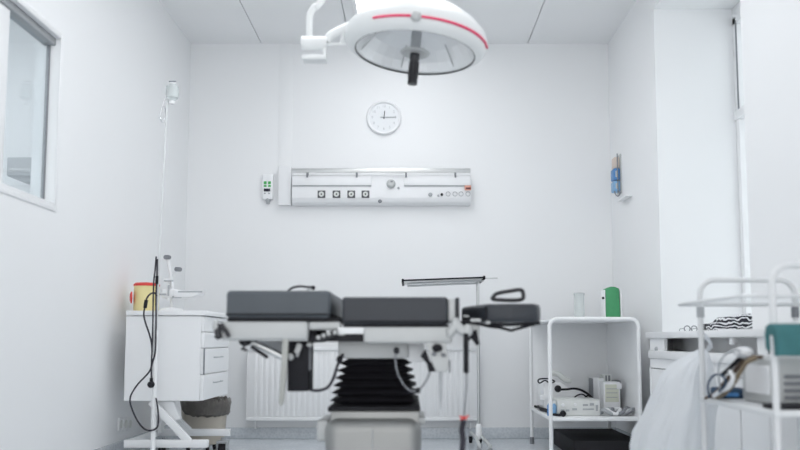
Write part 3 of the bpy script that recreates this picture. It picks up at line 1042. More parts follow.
# white jointed apparatus on the cabinet
aY = 4.78
ab = V((W(172, 309, aY).x, aY, ktop))
t = thing('jointed_apparatus', 'white jointed clinic apparatus with two dark knobs standing on the drawer cabinet', 'medical apparatus', ab)
MB().lathe([(0, 0), (.075, 0), (.078, .008), (.06, .02), (.02, .028), (0, .028)], ab, (0, 0, 1), 28).build('foot', M_plwhite, t)
MB().tube([ab + V((0, 0, .02)), W(172.5, 290, aY), W(170, 270, aY), W(168, 258, aY)], .011, 10, smooth=4).build('column', M_plwhite, t)
MB().tube([W(171, 276, aY), W(178, 270, aY)], .008, 8).build('upper_arm', M_plwhite, t)
for px, py, s_ in ((167.3, 257.3, 1), (178.2, 269.3, 1.05)):
    d = W(px, py, aY - .01)
    b = MB()
    b.box(d.x - .017 * s_, d.x + .017 * s_, aY - .03, aY + .01, d.z - .013, d.z + .013, .006)
    b.cyl((d.x - .022, aY - .01, d.z), (d.x + .022, aY - .01, d.z), .007)
    b.build('clamp_knob', M_midgrey, t)
b = MB()
b.prism([(p.x, p.z) for p in (W(177, 291, aY), W(200, 291.5, aY), W(203.5, 289.8, aY), W(201.5, 295, aY), (W(192, 298, aY)), W(176, 297.5, aY))], aY - .05, aY + .06, .006, 'XZ')
b.build('lamp_head', M_plwhite, t)
MB().prect(178, 291, 202, 292.4, aY - .053, .006, .002).build('head_trim', M_grey, t)
b = MB()
b.prect(161, 289, 178, 298, aY - .03, .07, .01, 3)
b.tube([W(164, 280, aY - .02), W(172, 279.5, aY - .02)], .007, 8)
b.tube([W(168.5, 280, aY - .02), W(168.5, 300, aY - .02)], .009, 8)
b.build('joint_block', M_plwhite, t)
for x0_, y0_, x1_, y1_ in ((163.5, 280, 172.5, 281.4), (167.3, 285, 169, 296), (172, 296, 181, 298), (159, 293.5, 166, 295.2)):
    MB().prect(x0_, y0_, x1_, y1_, aY - .04, .02, .002).build('metal_fitting', M_grey, t)

# ------------------------------------------------------------------ drip stand
DY = 4.46
pb = W(152.7, 455, DY)
pb.z = 0
t = thing('drip_stand', 'thin white drip stand with an empty hook in front of the drawer cabinet', 'drip stand', pb)
ptop = W(167.6, 96, DY)
MB().tube([pb + V((0, 0, .07)), W(155.8, 330, DY)], .0135, 14).build('lower_pole', M_whitemetal, t)
MB().tube([W(155.8, 340, DY), W(163.8, 240, DY) if False else W(159.6, 250, DY), ptop], .0065, 12).build('upper_pole', M_trol, t)
b = MB()
for i in range(5):
    a = radians(90 + i * 72)
    e = V((cos(a), sin(a), 0))
    b.tube([pb + V((0, 0, .085)), pb + e * .12 + V((0, 0, .082)), pb + e * .22 + V((0, 0, .07))], .011, 8)
b.lathe([(0, .05), (.035, .05), (.035, .11), (.018, .13), (0, .13)], pb, (0, 0, 1), 18)
b.build('star_base', M_whitemetal, t)
for i in range(5):
    a = radians(90 + i * 72)
    caster(pb + V((cos(a), sin(a), 0)) * .22, t, .025)
b = MB()
b.tube([ptop, W(164.5, 100, DY), W(161, 112, DY), W(160, 118, DY), W(163, 122, DY), W(165, 117, DY), W(164.8, 106, DY)], .0042, 8, smooth=5)
b.build('hook', M_chrome, t)
MB().tube([ptop, W(169, 92, DY), W(172, 84, DY)], .005, 8).build('bag_hook', M_rail, t)
MB().tube([W(169, 81.5, DY), W(176, 81.3, DY)], .0035, 8).build('hook_tip', M_midgrey, t)
# empty infusion bottle hung at the top
u = thing('infusion_bottle', 'small clear infusion bottle hung at the top of the drip stand', 'bottle', W(172, 102, DY))
bb = W(172, 103, DY)
hgt = (W(172, 83.5, DY) - bb).z
MB().lathe([(0, 0), (.014, 0), (.016, .015), (.035, .03), (.037, .05), (.035, hgt - .02), (.02, hgt - .004), (0, hgt)], bb, (0, 0, 1), 20).build('bottle_body', M_glassw, u)
MB().lathe([(0, 0), (.017, 0), (.018, .012), (.014, .022), (0, .022)], bb + V((0, 0, -.006)), (0, 0, 1), 18).build('stopper', M_plwhite, u)
MB().lathe([(0, 0), (.022, 0), (.022, .008), (0, .01)], bb + V((0, 0, hgt - .008)), (0, 0, 1), 18).build('hanger_cap', M_plwhite, u)

# black cables hung on the drip stand
cy_ = DY - .02
b = MB()
b.tube([W(156.2, 256.5, cy_), W(155.3, 268, cy_), W(153.8, 282, cy_), W(153.2, 300, cy_), W(152.8, 325, cy_), W(152.2, 345, cy_), W(151.4, 366, cy_), W(151.3, 380, cy_)], .0046, 8, smooth=5)
t = thing('plug_cable', 'dark cable with a round plug hanging straight down the drip stand', 'cable', W(151, 386, cy_))
b.build('cable', M_purple, t)
b = MB()
d = W(151.2, 384.5, cy_)
b.lathe([(0, 0), (.016, 0), (.019, .006), (.019, .02), (.012, .03), (0, .03)], d + V((0, .01, 0)), (0, -1, 0), 20)
b.tube([W(151.3, 378, cy_), W(151.2, 385, cy_)], .009, 10)
b.build('plug', M_black, t)
t = thing('looped_cable', 'long dark cable looping from the drip stand down to the floor beside the cabinet', 'cable', W(150, 430, cy_))
b = MB()
b.tube([W(157.3, 259, cy_), W(156.9, 275, cy_), W(156, 296, cy_), W(156, 320, cy_), W(155.3, 350, cy_), W(152.5, 362, cy_), W(149, 372, cy_), W(138, 384, cy_), W(131.5, 394, cy_), W(130, 401, cy_), W(132, 409, cy_), W(137, 420, cy_), W(144, 428.6, cy_), W(151, 430.5, cy_), W(157, 427.5, cy_), W(158.4, 420, cy_), W(157.8, 409, cy_), W(156, 398, cy_)], .0048, 8, smooth=6)
b.build('cable', M_purple, t)
t = thing('switch_cable', 'dark cable with an inline switch curving over the yellow tub', 'cable', W(150, 340, cy_))
b = MB()
b.tube([W(156.8, 296, cy_), W(154.5, 293, cy_), W(150.5, 294, cy_), W(147, 298, cy_), W(145.3, 305, cy_), W(143.8, 314, cy_), W(145.5, 323, cy_), W(149, 333, cy_), W(151.5, 343, cy_), W(152, 352, cy_)], .005, 8, smooth=6)
b.build('cable', M_purple, t)
MB().tube([W(146.4, 300, cy_), W(145.6, 304, cy_), W(145, 308, cy_)], .0105, 10).build('switch', M_black, t)
MB().tube([W(157, 276, cy_ - .008), W(156.7, 284, cy_ - .008)], .0085, 10).build('strain_relief', M_dark, t)

# ------------------------------------------------------------------ pedal bin with bag
BY = 5.42
bx = W(204, 430, BY).x
t = thing('waste_bin', 'beige waste bin lined with a crumpled dark bag beside the drawer cabinet', 'waste bin', (bx, BY, 0))
hw = .165
b = MB()
b.lathe([(0, .055), (.125, .055), (.135, .06), (.158, .33), (.152, .33), (.13, .075), (0, .07)], (bx, BY, 0), (0, 0, 1), 36)
b.build('bin_body', M_beige, t)
for i in range(3):
    a = radians(-60 + 120 * i)
    caster((bx + .105 * cos(a), BY + .105 * sin(a), 0), t, .022)


def crum(p, a):
    n_ = noise.noise(V((cos(a) * 4, sin(a) * 4, p.z * 22)))
    n2 = noise.noise(V((cos(a) * 11 + 5, sin(a) * 11, p.z * 30)))
    f = 1 + .05 * n_ + .035 * n2
    lift = max(0, cos(a - radians(-5))) ** 3 * .15
    return V((p.x * f, p.y * f, p.z + .015 * n2 + lift))


b = MB()
b.lathe([(.162, .245), (.172, .26), (.176, .29), (.178, .32), (.176, .345), (.168, .36), (.158, .355), (.15, .33), (.145, .25)], (bx, BY, 0), (0, 0, 1), 72, crum)
b.build('bin_bag', M_binbag, t, ang=20)

# wall sockets low on the left wall
for i, px in enumerate((119.5, 124, 128.3)):
    p = WX(px, 424, XL)
    t = thing('wall_socket', ('white wall socket low on the left wall, farthest from the cabinet', 'white wall socket low on the left wall, middle of three', 'white wall socket low on the left wall, nearest the cabinet')[i],
              'socket', (XL, p.y, p.z), 'row of three sockets on the left wall')
    MB().box(XL, XL + .010, p.y - .036, p.y + .036, p.z - .04, p.z + .04, .004).build('socket_plate', M_plwhite, t)
    MB().lathe([(0, 0), (.018, 0), (.022, .006), (.025, .006), (.025, .003), (0, .002)], (XL + .009, p.y, p.z), (1, 0, 0), 20).build('socket_well', M_offwhite, t)

# ------------------------------------------------------------------ wall rack with blue packs (right wall)
p = WX(619.5, 176, XR)
t = thing('wall_rack', 'small wire rack with a card holding two blue packs on the right wall', 'wall rack', (XR, p.y, WX(619.5, 195, XR).z))
zz = lambda py: WX(619.5, py, XR).z
y0_ = p.y
MB().box(XR - .008, XR, y0_ - .06, y0_ + .06, zz(195), zz(155), .002).build('back_plate', M_rail, t)
MB().box(XR - .045, XR - .008, y0_ - .03, y0_ + .05, zz(168.5), zz(157.5), .004).build('card_box', mat('peach_card', (.72, .62, .55), .6), t)
MB().tube([(XR - .03, y0_ - .06, zz(155)), (XR - .03, y0_ - .06, zz(195))], .004, 6).build('wire', M_midgrey, t)
MB().tube([(XR - .055, y0_ - .06, zz(193)), (XR - .05, y0_ - .06, zz(196)), (XR - .03, y0_ - .06, zz(198)), (XR - .012, y0_ - .06, zz(194))], .004, 6, smooth=4).build('wire_hook', M_midgrey, t)
for i, (ya, yb, m) in enumerate(((169.5, 181.3, M_blue), (182, 192.8, M_bluel))):
    q = MB().box(XR - .058, XR - .009, y0_ - .055, y0_ + .04, zz(yb), zz(ya), .01, 3)
    o = q.build('blue_pack', m, origin=(XR, y0_, zz(yb)))
    tag(o, ('dark blue pack in the wire rack on the right wall, upper one', 'light blue pack in the wire rack on the right wall, lower one')[i], 'pack', 'blue packs in the wall rack')
    MB().box(XR - .045, XR - .025, y0_ - .058, y0_ - .05, zz(yb) + .02, zz(ya) - .02, .003).build('pack_label', M_rail, o)
s_ = WX(628, 198, XR)
MB_ = MB().box(XR - .05, XR, s_.y - .12, s_.y + .12, s_.z - .008, s_.z, .003)
tag(MB_.build('wall_ledge', M_trim, origin=(XR, s_.y, s_.z)), 'tiny white ledge on the right wall beside the blue packs', 'ledge')

# ------------------------------------------------------------------ white two-shelf trolley at the back right
QY0, QY1 = 5.0, 5.79
qx0, qx1 = W(550.5, 400, QY0).x, W(640, 400, QY0).x
QT = W(590, 319.5, QY0).z
QL = W(590, 417.5, QY0).z
t = thing('shelf_trolley', 'white tubular trolley with two shelves in the back right corner', 'trolley', ((qx0 + qx1) / 2, (QY0 + QY1) / 2, 0))
tr = .0125


def uframe(b, x0, x1, y, z0, z1, r, tr):
    P = [V((x0, y, z0)), V((x0, y, z1 - r))] + arc_pts((x0 + r, y, z1 - r), r, pi, pi / 2, 6)[1:] + arc_pts((x1 - r, y, z1 - r), r, pi / 2, 0, 6) + [V((x1, y, z0))]
    b.tube(P, tr, 12)


for y in (QY0, QY1):
    b = MB()
    uframe(b, qx0, qx1, y, .045, QT + .004, .05, tr)
    b.build('end_frame', M_whitemetal, t)
    for xx in (qx0, qx1):
        MB().lathe([(0, 0), (.016, 0), (.017, .012), (.015, .05), (0, .05)], (xx, y, 0), (0, 0, 1), 16).build('foot', M_midgrey, t)
MB().box(qx0, qx1, QY0 + .0, QY1, QT - .012, QT, .004).build('top_shelf', M_whitemetal, t)
MB().box(qx0 - .005, qx1 + .005, QY0 - .006, QY1, QL - .022, QL, .004).build('lower_shelf', M_whitemetal, t)
MB().box(qx0 + .012, qx1 - .012, QY1 - .004, QY1 + .004, QL, QT - .012, .001, 1).build('back_panel', M_whitemetal, t)
MB().box(qx1 - .004, qx1 + .004, QY0 + .03, QY1 - .012, QL, QT - .012, .001, 1).build('side_panel', M_whitemetal, t)

# things on the top shelf
jY = 5.35
j = W(579.5, 316, jY)
t = thing('clear_jar', 'pale clear jar with a flat lid on the top shelf of the back trolley', 'jar', (j.x, jY, QT))
jh = W(579.5, 293, jY).z - QT
b = MB()
b.lathe([(0, 0), (.036, 0), (.038, .004), (.036, .012), (.034, .02), (.034, jh - .014), (0, jh - .014)], (j.x, jY, QT), (0, 0, 1), 28)
b.build('jar_body', M_glassw, t)
MB().lathe([(0, 0), (.037, 0), (.037, .012), (.034, .014), (0, .014)], (j.x, jY, QT + jh - .014), (0, 0, 1), 28).build('lid', M_glassw, t)
MB().lathe([(.0385, .0), (.0385, .006), (.0365, .006)], (j.x, jY, QT + .001), (0, 0, 1), 28).build('base_ring', M_grey, t)
gY = 5.3
g0, g1 = W(606.2, 317, gY), W(619, 288.5, gY)
gp = W(612, 286.6, gY)
t = thing('green_dispenser', 'green card dispenser in a white holder on the back trolley', 'dispenser', ((g0.x + g1.x) / 2, gY + .04, QT))
poly = [(g0.x, QT + .003), (g1.x + .006, QT + .003), (g1.x, g1.z), (gp.x + .02, gp.z - .001), (gp.x - .01, gp.z), (g0.x, g1.z - .002)]
MB().prism(poly, gY, gY + .08, .003, 'XZ').build('card_pack', M_green, t)
b = MB()
b.box(g0.x - .014, g0.x - .003, gY - .004, gY + .09, QT, g1.z - .01, .003)
b.box(g1.x + .008, g1.x + .016, gY - .004, gY + .09, QT, g1.z - .01, .003)
b.box(g0.x - .014, g1.x + .016, gY - .004, gY + .09, QT, QT + .003, .001, 1)
b.build('holder', M_plwhite, t)
MB().ball((g0.x - .018, gY + .0, W(600, 298, gY).z), .009).build('hook_button', M_black, t)

# lower shelf contents
eY = 5.10
m0, m1 = W(557.5, 414.5, eY), W(600, 400, eY)
t = thing('monitor_unit', 'small off-white bench instrument with front controls on the lower trolley shelf', 'instrument', ((m0.x + m1.x) / 2, eY + .12, QL))
mz1 = m1.z
MB().box(m0.x, m1.x, eY, eY + .24, QL, mz1, .004).build('case', M_offwhite, t)
b = MB()
b.box(m0.x + .004, m1.x - .004, eY - .004, eY, QL + .006, mz1 - .005, .002)
fp = b.build('front_panel', mat('panel_white', (.72, .735, .72), .5), t)
for x0_, y0_, x1_, y1_ in ((561, 409.5, 564.5, 411.5), (566, 409.5, 569.5, 411.5), (572.5, 408, 577, 410.3), (583, 404, 588, 406), (590, 403, 594, 405.5), (583, 408.5, 594, 410), (596, 405, 598, 411)):
    MB().prect(x0_, y0_, x1_, y1_, eY - .009, .006, .001, 1).build('button', M_grey, fp)
for px, py in ((575, 404.5), (563, 405)):
    MB().lathe([(0, 0), (.011, 0), (.009, .012), (0, .012)], W(px, py, eY - .003), (0, -1, 0), 16).build('knob', M_plwhite, fp)
# larger white unit behind
f0, f1 = W(536, 408, 5.42), W(590, 389, 5.42)
t = thing('white_console', 'white console box behind the bench instrument on the lower trolley shelf', 'console', ((f0.x + f1.x) / 2, 5.55, QL))
prof = [(f0.x + .055, QL), (f1.x - .04, QL), (f1.x - .04, f1.z - .03), (f1.x - .14, f1.z + .0), (f0.x + .17, f1.z + .045), (f0.x + .055, f1.z + .045)]
MB().prism(prof, 5.42, 5.72, .006, 'XZ').build('case', M_white, t)
MB().prect(540, 395, 552, 400, 5.412, .01, .002).build('panel', M_plwhite, t)
# beige curved handset lying on the console
t_z = f1.z + .045
h = [W(554, 373.5, 5.5), W(559, 374.5, 5.5), W(564, 379, 5.5), W(568.5, 385.5, 5.5)]
b = MB()
P = [V((p.x, 5.5, max(p.z, t_z + .006))) for p in h]
pz = catmull(P, 5)
b.tube(pz, .02, 12)
hs = b.build('curved_handset', M_offwhite, origin=(P[1].x, 5.5, t_z))
tag(hs, 'aged cream curved handset lying on the white console of the back trolley', 'handset')
MB().ball(P[0] + V((-.003, 0, 0)), .026, (1, 1, .8)).build('handset_end', M_offwhite, hs)
MB().ball(P[-1] + V((.004, 0, .0)), .023, (1, 1, .8)).build('handset_end', M_offwhite, hs)
# black cable with round plug across the console
k = W(558.5, 389, 5.36)
t = thing('coiled_cable', 'black cable with a round plug draped over the console of the back trolley', 'cable', k)
b = MB()
b.tube([W(560, 389.5, 5.36), W(567, 389.3, 5.36), W(574, 388.6, 5.37), W(581, 390, 5.37), W(588, 394, 5.37), W(593, 399, 5.36), W(596, 402, 5.36), W(594, 407, 5.36)], .0075, 8, smooth=6)
b.tube([W(573, 399, 5.35), W(577, 395.5, 5.35), W(582, 394.2, 5.35), W(586, 396.5, 5.35), W(589, 399, 5.35)], .005, 8, smooth=5)
b.tube([W(585, 397.5, 5.36), W(588, 395.5, 5.36), W(592, 398, 5.36)], .005, 8, smooth=5)
b.build('cable', M_black, t)
MB().lathe([(0, 0), (.022, 0), (.024, .008), (.02, .03), (.01, .045), (0, .045)], k + V((0, .02, 0)), (-.2, -1, .1), 20).build('plug', M_black, t)
b = MB()
b.tube([W(538, 381, 5.4), W(540, 379, 5.4), W(546, 378.6, 5.4), W(551, 379.5, 5.4), W(554.5, 381.5, 5.4), W(550, 383, 5.4), W(545, 380.5, 5.4), W(540, 383, 5.4)], .005, 8, closed=True, smooth=5)
lc_ = b.build('cable_coil', M_black, origin=W(546, 383, 5.4))
tag(lc_, 'small black cable coil on top of the white console, left end', 'cable')
# blue topped bottles beside the instrument
for i, (px, m, lab) in enumerate(((549.5, M_blue, 'dark blue plastic bottle left of the bench instrument on the back trolley'), (554.3, M_bluel, 'pale blue plastic bottle touching the bench instrument on the back trolley'))):
    p = W(px, 412, 5.12)
    hh = W(px, 401.5, 5.12).z - QL
    o = MB().lathe([(0, 0), (.013, 0), (.0145, .004), (.0145, hh * .72), (.008, hh * .82), (.008, hh), (0, hh)], (p.x, 5.12, QL), (0, 0, 1), 18).build('small_bottle', m, origin=(p.x, 5.12, QL))
    tag(o, lab, 'bottle')
    MB().lathe([(0, 0), (.0095, 0), (.0095, .014), (0, .014)], (p.x, 5.12, QL + hh - .012), (0, 0, 1), 14).build('cap', M_plwhite, o)
# black lead on the left edge of the shelf
t = thing('shelf_lead', 'tangle of black lead along the left edge of the lower trolley shelf', 'cable', W(541, 410, 5.3))
b = MB()
b.tube([V((qx0 + .02, 5.75, QL + .008)), V((qx0 + .03, 5.6, QL + .010)), V((qx0 + .015, 5.45, QL + .008)), V((qx0 + .035, 5.3, QL + .010)), V((qx0 + .02, 5.18, QL + .009)), V((qx0 + .06, 5.07, QL + .009)), V((qx0 + .085, 5.055, QL + .016))], .009, 8, smooth=6)
b.tube([V((qx0 + .035, 5.7, QL + .016)), V((qx0 + .01, 5.5, QL + .018)), V((qx0 + .03, 5.33, QL + .02)), V((qx0 + .05, 5.2, QL + .01))], .008, 8, smooth=5)
b.build('cable', M_black, t)
MB().ball((qx0 + .088, 5.05, QL + .02), .02, (1, .8, 1)).build('plug', M_black, t)

# cartons
bxs = [
    ('carton', (599, 378.5, 604, 409), 5.40, .16, M_white, 'narrow white carton upright at the left of the carton row on the trolley', 'box'),
    ('carton', (604.2, 382, 620, 411), 5.28, .14, M_plwhite, 'white carton with a yellowish label on the lower trolley shelf', 'box'),
    ('carton', (604.5, 375, 611.5, 410), 5.44, .12, M_offwhite, 'tall off-white carton behind the labelled carton on the trolley', 'box'),
    ('document_folder', (595.6, 379.5, 597.2, 408), 5.5, .2, M_midgrey, 'thin dark grey folder upright beside the cartons on the trolley', 'folder'),
]
for nm, (x0_, y0_, x1_, y1_), yy, dp, m, lab, cat in bxs:
    a, c_ = W(x0_, y1_, yy), W(x1_, y0_, yy)
    o = MB().box(a.x, c_.x, yy, yy + dp, QL, c_.z, .003).build(nm, m, origin=((a.x + c_.x) / 2, yy + dp / 2, QL))
    tag(o, lab, cat)
    if 'yellowish' in lab:
        l0, l1 = W(605.5, 402, yy - .002), W(618.5, 384.5, yy - .002)
        lb = MB().box(l0.x, l1.x, yy - .003, yy, l0.z, l1.z).build('label_panel', M_cream, o)
        for py in (388.5, 392.5, 397):
            MB().prect(606.5, py, 617.5, py + .7, yy - .005, .003).build('print_line', M_grey, lb)
        fl = MB().prect(617, 383.5, 622, 389, yy - .01, .05, .002).build('flap', M_plwhite, o)
    if 'tall' in lab:
        for px in (606.3, 609.2):
            MB().prect(px - .8, 375.5, px + .8, 382, yy - .004, .006, .001).build('closure', M_midgrey, o)
a, c_ = W(620.6, 407, 5.42), W(627, 381, 5.42)
b = MB()
b.prism([(a.x, QL), (c_.x + .01, QL), (c_.x - .02, c_.z), (a.x - .03, c_.z)], 5.44, 5.56, .006, 'XZ')
tag(b.build('dark_case', M_midgrey, origin=((a.x + c_.x) / 2, 5.5, QL)), 'dark grey case leaning behind the cartons at right on the trolley', 'case')
# grey tubing heap
t = thing('tubing_heap', 'heap of grey and white tubing on the lower trolley shelf, right front', 'tubing', (W(619, 412, 5.12).x, 5.12, QL))
for i in range(5):
    xc = W(607 + i * 6.5, 410, 5.1).x
    b = MB()
    P = []
    for k_ in range(10):
        a = k_ * pi / 5
        P.append(V((xc + .045 * cos(a) * (1 + .2 * sin(3 * a + i)), 5.12 + .05 * sin(a) + .01 * i, QL + .014 + .014 * (1 + sin(2 * a + i)))))
    b.tube(P, .012 - .001 * (i % 2), 8, closed=True, smooth=4)
    b.build('tube_loop', (M_grey, M_plwhite, M_midgrey, M_grey, M_midgrey)[i], t)

# low black box added to fill the dark area under the trolley
tag(MB().box(1.04, 1.47, 5.06, 5.77, 0, .113, .006).build('dark_filler_box', mat('matt_black', (.02, .02, .023), .7, var=.1, spec=.25), origin=(1.25, 5.4, 0)),
    'flat black box added to fill the dark area under the shelf trolley', 'box')

# ------------------------------------------------------------------ long low cabinet under the window
gx = 1.40
gy0, gy1 = 3.06, WX(648.5, 335, gx).y
gz1 = SILL
t = thing('window_cabinet', 'long low white cabinet with vent slots under the window on the right', 'cabinet', ((gx + XR) / 2, (gy0 + gy1) / 2, 0))
b = MB()
b.box(gx - .015, XR - .014, gy0, gy1 + .01, gz1 - .035, gz1, .004)
b.build('top_board', M_white, t)
sl = [WX(664, 345, gx).y, WX(712, 345, gx).y, WX(731, 345, gx).y, WX(757, 345, gx).y]
zs0, zs1 = .695, gz1 - .035
b = MB()
b.box(gx, gx + .02, sl[0], gy1, zs0, zs1, .002, 1)
b.box(gx, gx + .02, sl[2] - .02, sl[2] + .02, zs0 + .04, zs1, .002, 1)
b.box(gx, gx + .02, gy0, sl[3], zs0, zs1, .002, 1)
b.box(gx - .012, gx + .02, gy0, gy1 - .02, zs0 - .045, zs0, .006, 2)
b.box(gx, gx + .02, gy0, gy1, zs0 - .10, zs0 - .04, .003, 1)
b.box(gx, XR - .014, gy1 - .018, gy1, 0.0, zs1, .002, 1)
b.box(gx, XR - .014, gy0, gy0 + .018, 0.0, zs1, .002, 1)
b.build('carcass', M_white, t)
MB().box(XR - .05, XR - .014, gy0 + .018, gy1 - .018, .2, zs1, .002, 1).build('rear_panel', M_white, t)
sm = [gy1 - .02, WX(704.5, 430, gx).y, WX(741, 430, gx).y, gy0 + .02]
for y1_, y0__ in zip(sm, sm[1:]):
    MB().box(gx, gx + .018, y0__ + .006, y1_ - .006, .06, zs0 - .104, .003, 1).build('door', M_white, t)
MB().box(gx + .02, gx + .03, gy0 + .02, gy1 - .02, .0, zs0 - .05, .002, 1).build('shadow_board', M_midgrey, t)
d = WX(657, 349, gx)
MB().lathe([(0, 0), (.014, 0), (.014, .006), (.008, .012), (0, .012)], d, (-1, 0, 0), 18).build('lock', M_grey, t)

# things on the sill
zY = 4.25
z0, z1_ = W(711, 328, zY), W(752, 314, zY)
b = bmesh.new()
mbz = MB()
pr = [(z0.x, SILL), (z1_.x + .06, SILL), (z1_.x + .06, SILL + .10), (z1_.x - .02, SILL + .098), (z1_.x - .09, SILL + .085), (z0.x + .06, SILL + .078), (z0.x + .04, SILL + .055), (z0.x, SILL + .04)]
mbz.prism(pr, zY - .06, zY + .08, .008, 'XZ', 3)
b.free()
zb = mbz.build('folded_cloth', M_zebra, origin=((z0.x + z1_.x) / 2, zY, SILL))
tag(zb, 'folded black and white striped cloth on the window sill', 'cloth')
a, c_ = W(704.5, 328, 4.33), W(716, 322.5, 4.33)
o = MB().box(a.x, c_.x, 4.33, 4.41, SILL, SILL + .045, .008, 3).build('black_pouch', M_black, origin=((a.x + c_.x) / 2, 4.4, SILL))
tag(o, 'small black pouch beside the striped cloth on the window sill', 'pouch')
MB().box(a.x + .01, c_.x - .005, 4.326, 4.332, SILL + .013, SILL + .017, .001, 1).build('zip', M_rail, o)
t = thing('spectacles', 'thin wire spectacles lying on the window cabinet', 'glasses', W(690, 327, 4.3))
b = MB()
sY_ = 4.32
for xc in (687, 694):
    cc = W(xc, 324.8, sY_)
    cc.z = SILL + .017
    b.tube(arc_pts(cc, .016, 0, 2 * pi * 15 / 16, 15), .0028, 6, closed=True)
c1_ = W(690.5, 324, sY_)
b.tube([V((c1_.x - .006, sY_, SILL + .02)), V((c1_.x + .006, sY_, SILL + .02))], .0018, 6)
b.build('rims', M_midgrey, t)
b = MB()
for px in (684.2, 696.8):
    cc = W(px, 323, sY_)
    b.tube([V((cc.x, sY_, SILL + .02)), V((cc.x + .01, sY_ + .1, SILL + .018)), V((cc.x + .012, sY_ + .12, SILL + .005))], .0018, 6)
b.build('temple', M_midgrey, t)

# ------------------------------------------------------------------ foreground trolley on the right
FY1, FY0 = 2.95, 2.36
fx0, fx1 = 1.094, 1.452
FT, FTZ, FLZ = .98, .888, .545
t = thing('glass_trolley', 'white tubular trolley with tall hoop ends in the right foreground', 'trolley', ((fx0 + fx1) / 2, (FY0 + FY1) / 2, 0))
for y in (FY0, FY1):
    b = MB()
    uframe(b, fx0, fx1, y, .09, FT, .055, .0105)
    b.build('hoop_frame', M_trol, t)
    for xx in (fx0, fx1):
        caster((xx, y, 0), t, .035)
tx0 = 1.02
b = MB()
P = [V((u_, v_, FTZ)) for u_, v_ in rrect(tx0, fx1 + .012, FY0 + .03, FY1 + .05, .04, 5)]
b.tube(P, .0062, 10, closed=True)
b.build('tray_rim', M_trol, t)
b = MB()
b.prism(rrect(tx0, fx1 + .012, FY0 + .03, FY1 + .05, .04, 5), FTZ - .006, FTZ - .002, 0, 'XY')
b.build('glass_tray', M_tray, t)
b = MB()
b.box(fx0 - .012, fx1 + .012, FY0 - .012, FY1 + .012, FLZ - .022, FLZ - .002, .006)
b.build('lower_shelf', M_trol, t)
MB().tube([(fx0, FY0, .80), (fx1, FY0, .80)], .009, 10).build('cross_bar', M_trol, t)
MB().tube([(fx0, FY1, FTZ), (fx1, FY1, FTZ)], .008, 10).build('cross_bar', M_trol, t)
for xx, yy in ((fx0, FY1), (fx1, FY1)):
    MB().lathe([(.0105, -.02), (.014, -.02), (.014, .02), (.0105, .02)], (xx, yy, FTZ - .03), (0, 0, 1), 16).build('collar', M_midgrey if xx > 1.2 else M_grey, t)

# teal drape over the near cross bar
b = MB()
zt0, zt1 = W(770, 355.5, FY0 - .03).z, W(770, 324, FY0 - .03).z
prof = []
cyb = FY0
for yy, zz_ in ((cyb - .045, zt0), (cyb - .05, zt0 + .03), (cyb - .046, zt1 - .02), (cyb - .03, zt1 - .003), (cyb, zt1 + .004), (cyb + .03, zt1 - .004), (cyb + .04, zt1 - .03), (cyb + .036, zt0 + .02), (cyb + .02, zt0 + .012), (cyb + .016, zt1 - .035), (cyb - .014, zt1 - .035), (cyb - .02, zt0 - .002)):
    prof.append((yy, zz_))
b.prism(prof, W(775, 340, FY0 - .03).x, fx1 - .02, .003, 'YZ', 2)
td = b.build('teal_drape', M_teal, origin=(1.25, FY0, zt0))
tag(td, 'folded teal cloth hung over the near end of the foreground trolley', 'cloth')

# white instrument case on the lower shelf
iY = 2.47
i0, i1 = W(742, 405, iY), W(742, 357, iY)
t = thing('instrument_case', 'pale grey instrument case with dark vents on the lower shelf of the foreground trolley', 'instrument', (1.25, iY + .15, FLZ - .002))
MB().box(1.16, fx1 - .02, iY + .03, iY + .29, FLZ - .002, i1.z, .012, 3).build('case', M_rail, t)
for k_ in range(4):
    MB().box(1.185, fx1 - .04, iY + .022, iY + .034, FLZ + .02 + k_ * .022, FLZ + .032 + k_ * .022, .002, 1).build('vent_slot', M_midgrey, t)
MB().box(1.156, 1.164, iY + .07, iY + .25, FLZ + .03, i1.z - .03, .003, 1).build('side_panel', M_plwhite, t)

# lead bundle
lY = 2.46


def lead(nm, lab, pts, r, m, cat='cable', grp=None):
    b = MB()
    b.tube([W(px, py, yy) for px, py, yy in pts], r, 8, smooth=6)
    o = b.build(nm, m)
    tag(o, lab, cat, grp)
    return o


lead('brown_lead', 'dark brown lead running diagonally over the foreground trolley shelf', [(706, 398.5, 2.90), (716, 393, 2.82), (727, 380, 2.73), (737, 368, 2.66), (744, 360, 2.62), (752, 357, 2.61), (764, 357.6, 2.60)], .0075, M_brown)
lead('tan_lead', 'tan lead crossing below the dark brown lead on the foreground trolley', [(712, 399, 2.88), (724, 394, 2.74), (733, 384, 2.66), (740, 372, 2.62), (747, 362, 2.58), (757, 357.5, 2.56)], .008, M_tan)
lead('black_lead', 'short black lead slanting up to the white connector on the foreground trolley', [(722, 375, 2.72), (730, 368, 2.66), (737, 361, 2.62), (742, 356, 2.60)], .0075, M_black)
lead('grey_lead', 'thin grey lead in a tall loop on the foreground trolley', [(722, 397, 2.8), (719, 380, 2.7), (719, 365, 2.65), (725, 355, 2.62), (734, 350, 2.6), (741, 351, 2.60)], .0034, M_grey)
lead('blue_lead', 'thin dark blue lead in a low loop at the left of the foreground trolley', [(709, 397, 2.85), (708, 385, 2.8), (713, 376, 2.75), (721, 375, 2.7), (726, 383, 2.66), (719, 392, 2.7)], .0038, M_navy)
lead('white_lead', 'pale tube looping between the brown leads on the foreground trolley', [(714, 396, 2.80), (721, 391, 2.72), (729, 387, 2.66), (733, 378, 2.62), (730, 371, 2.64)], .0075, M_plwhite)
o = MB().ball(W(743, 352.5, 2.62), .026, (1.3, 1, .75)).build('lead_connector', M_plwhite)
tag(o, 'white rounded connector on top of the leads in the foreground trolley', 'connector')
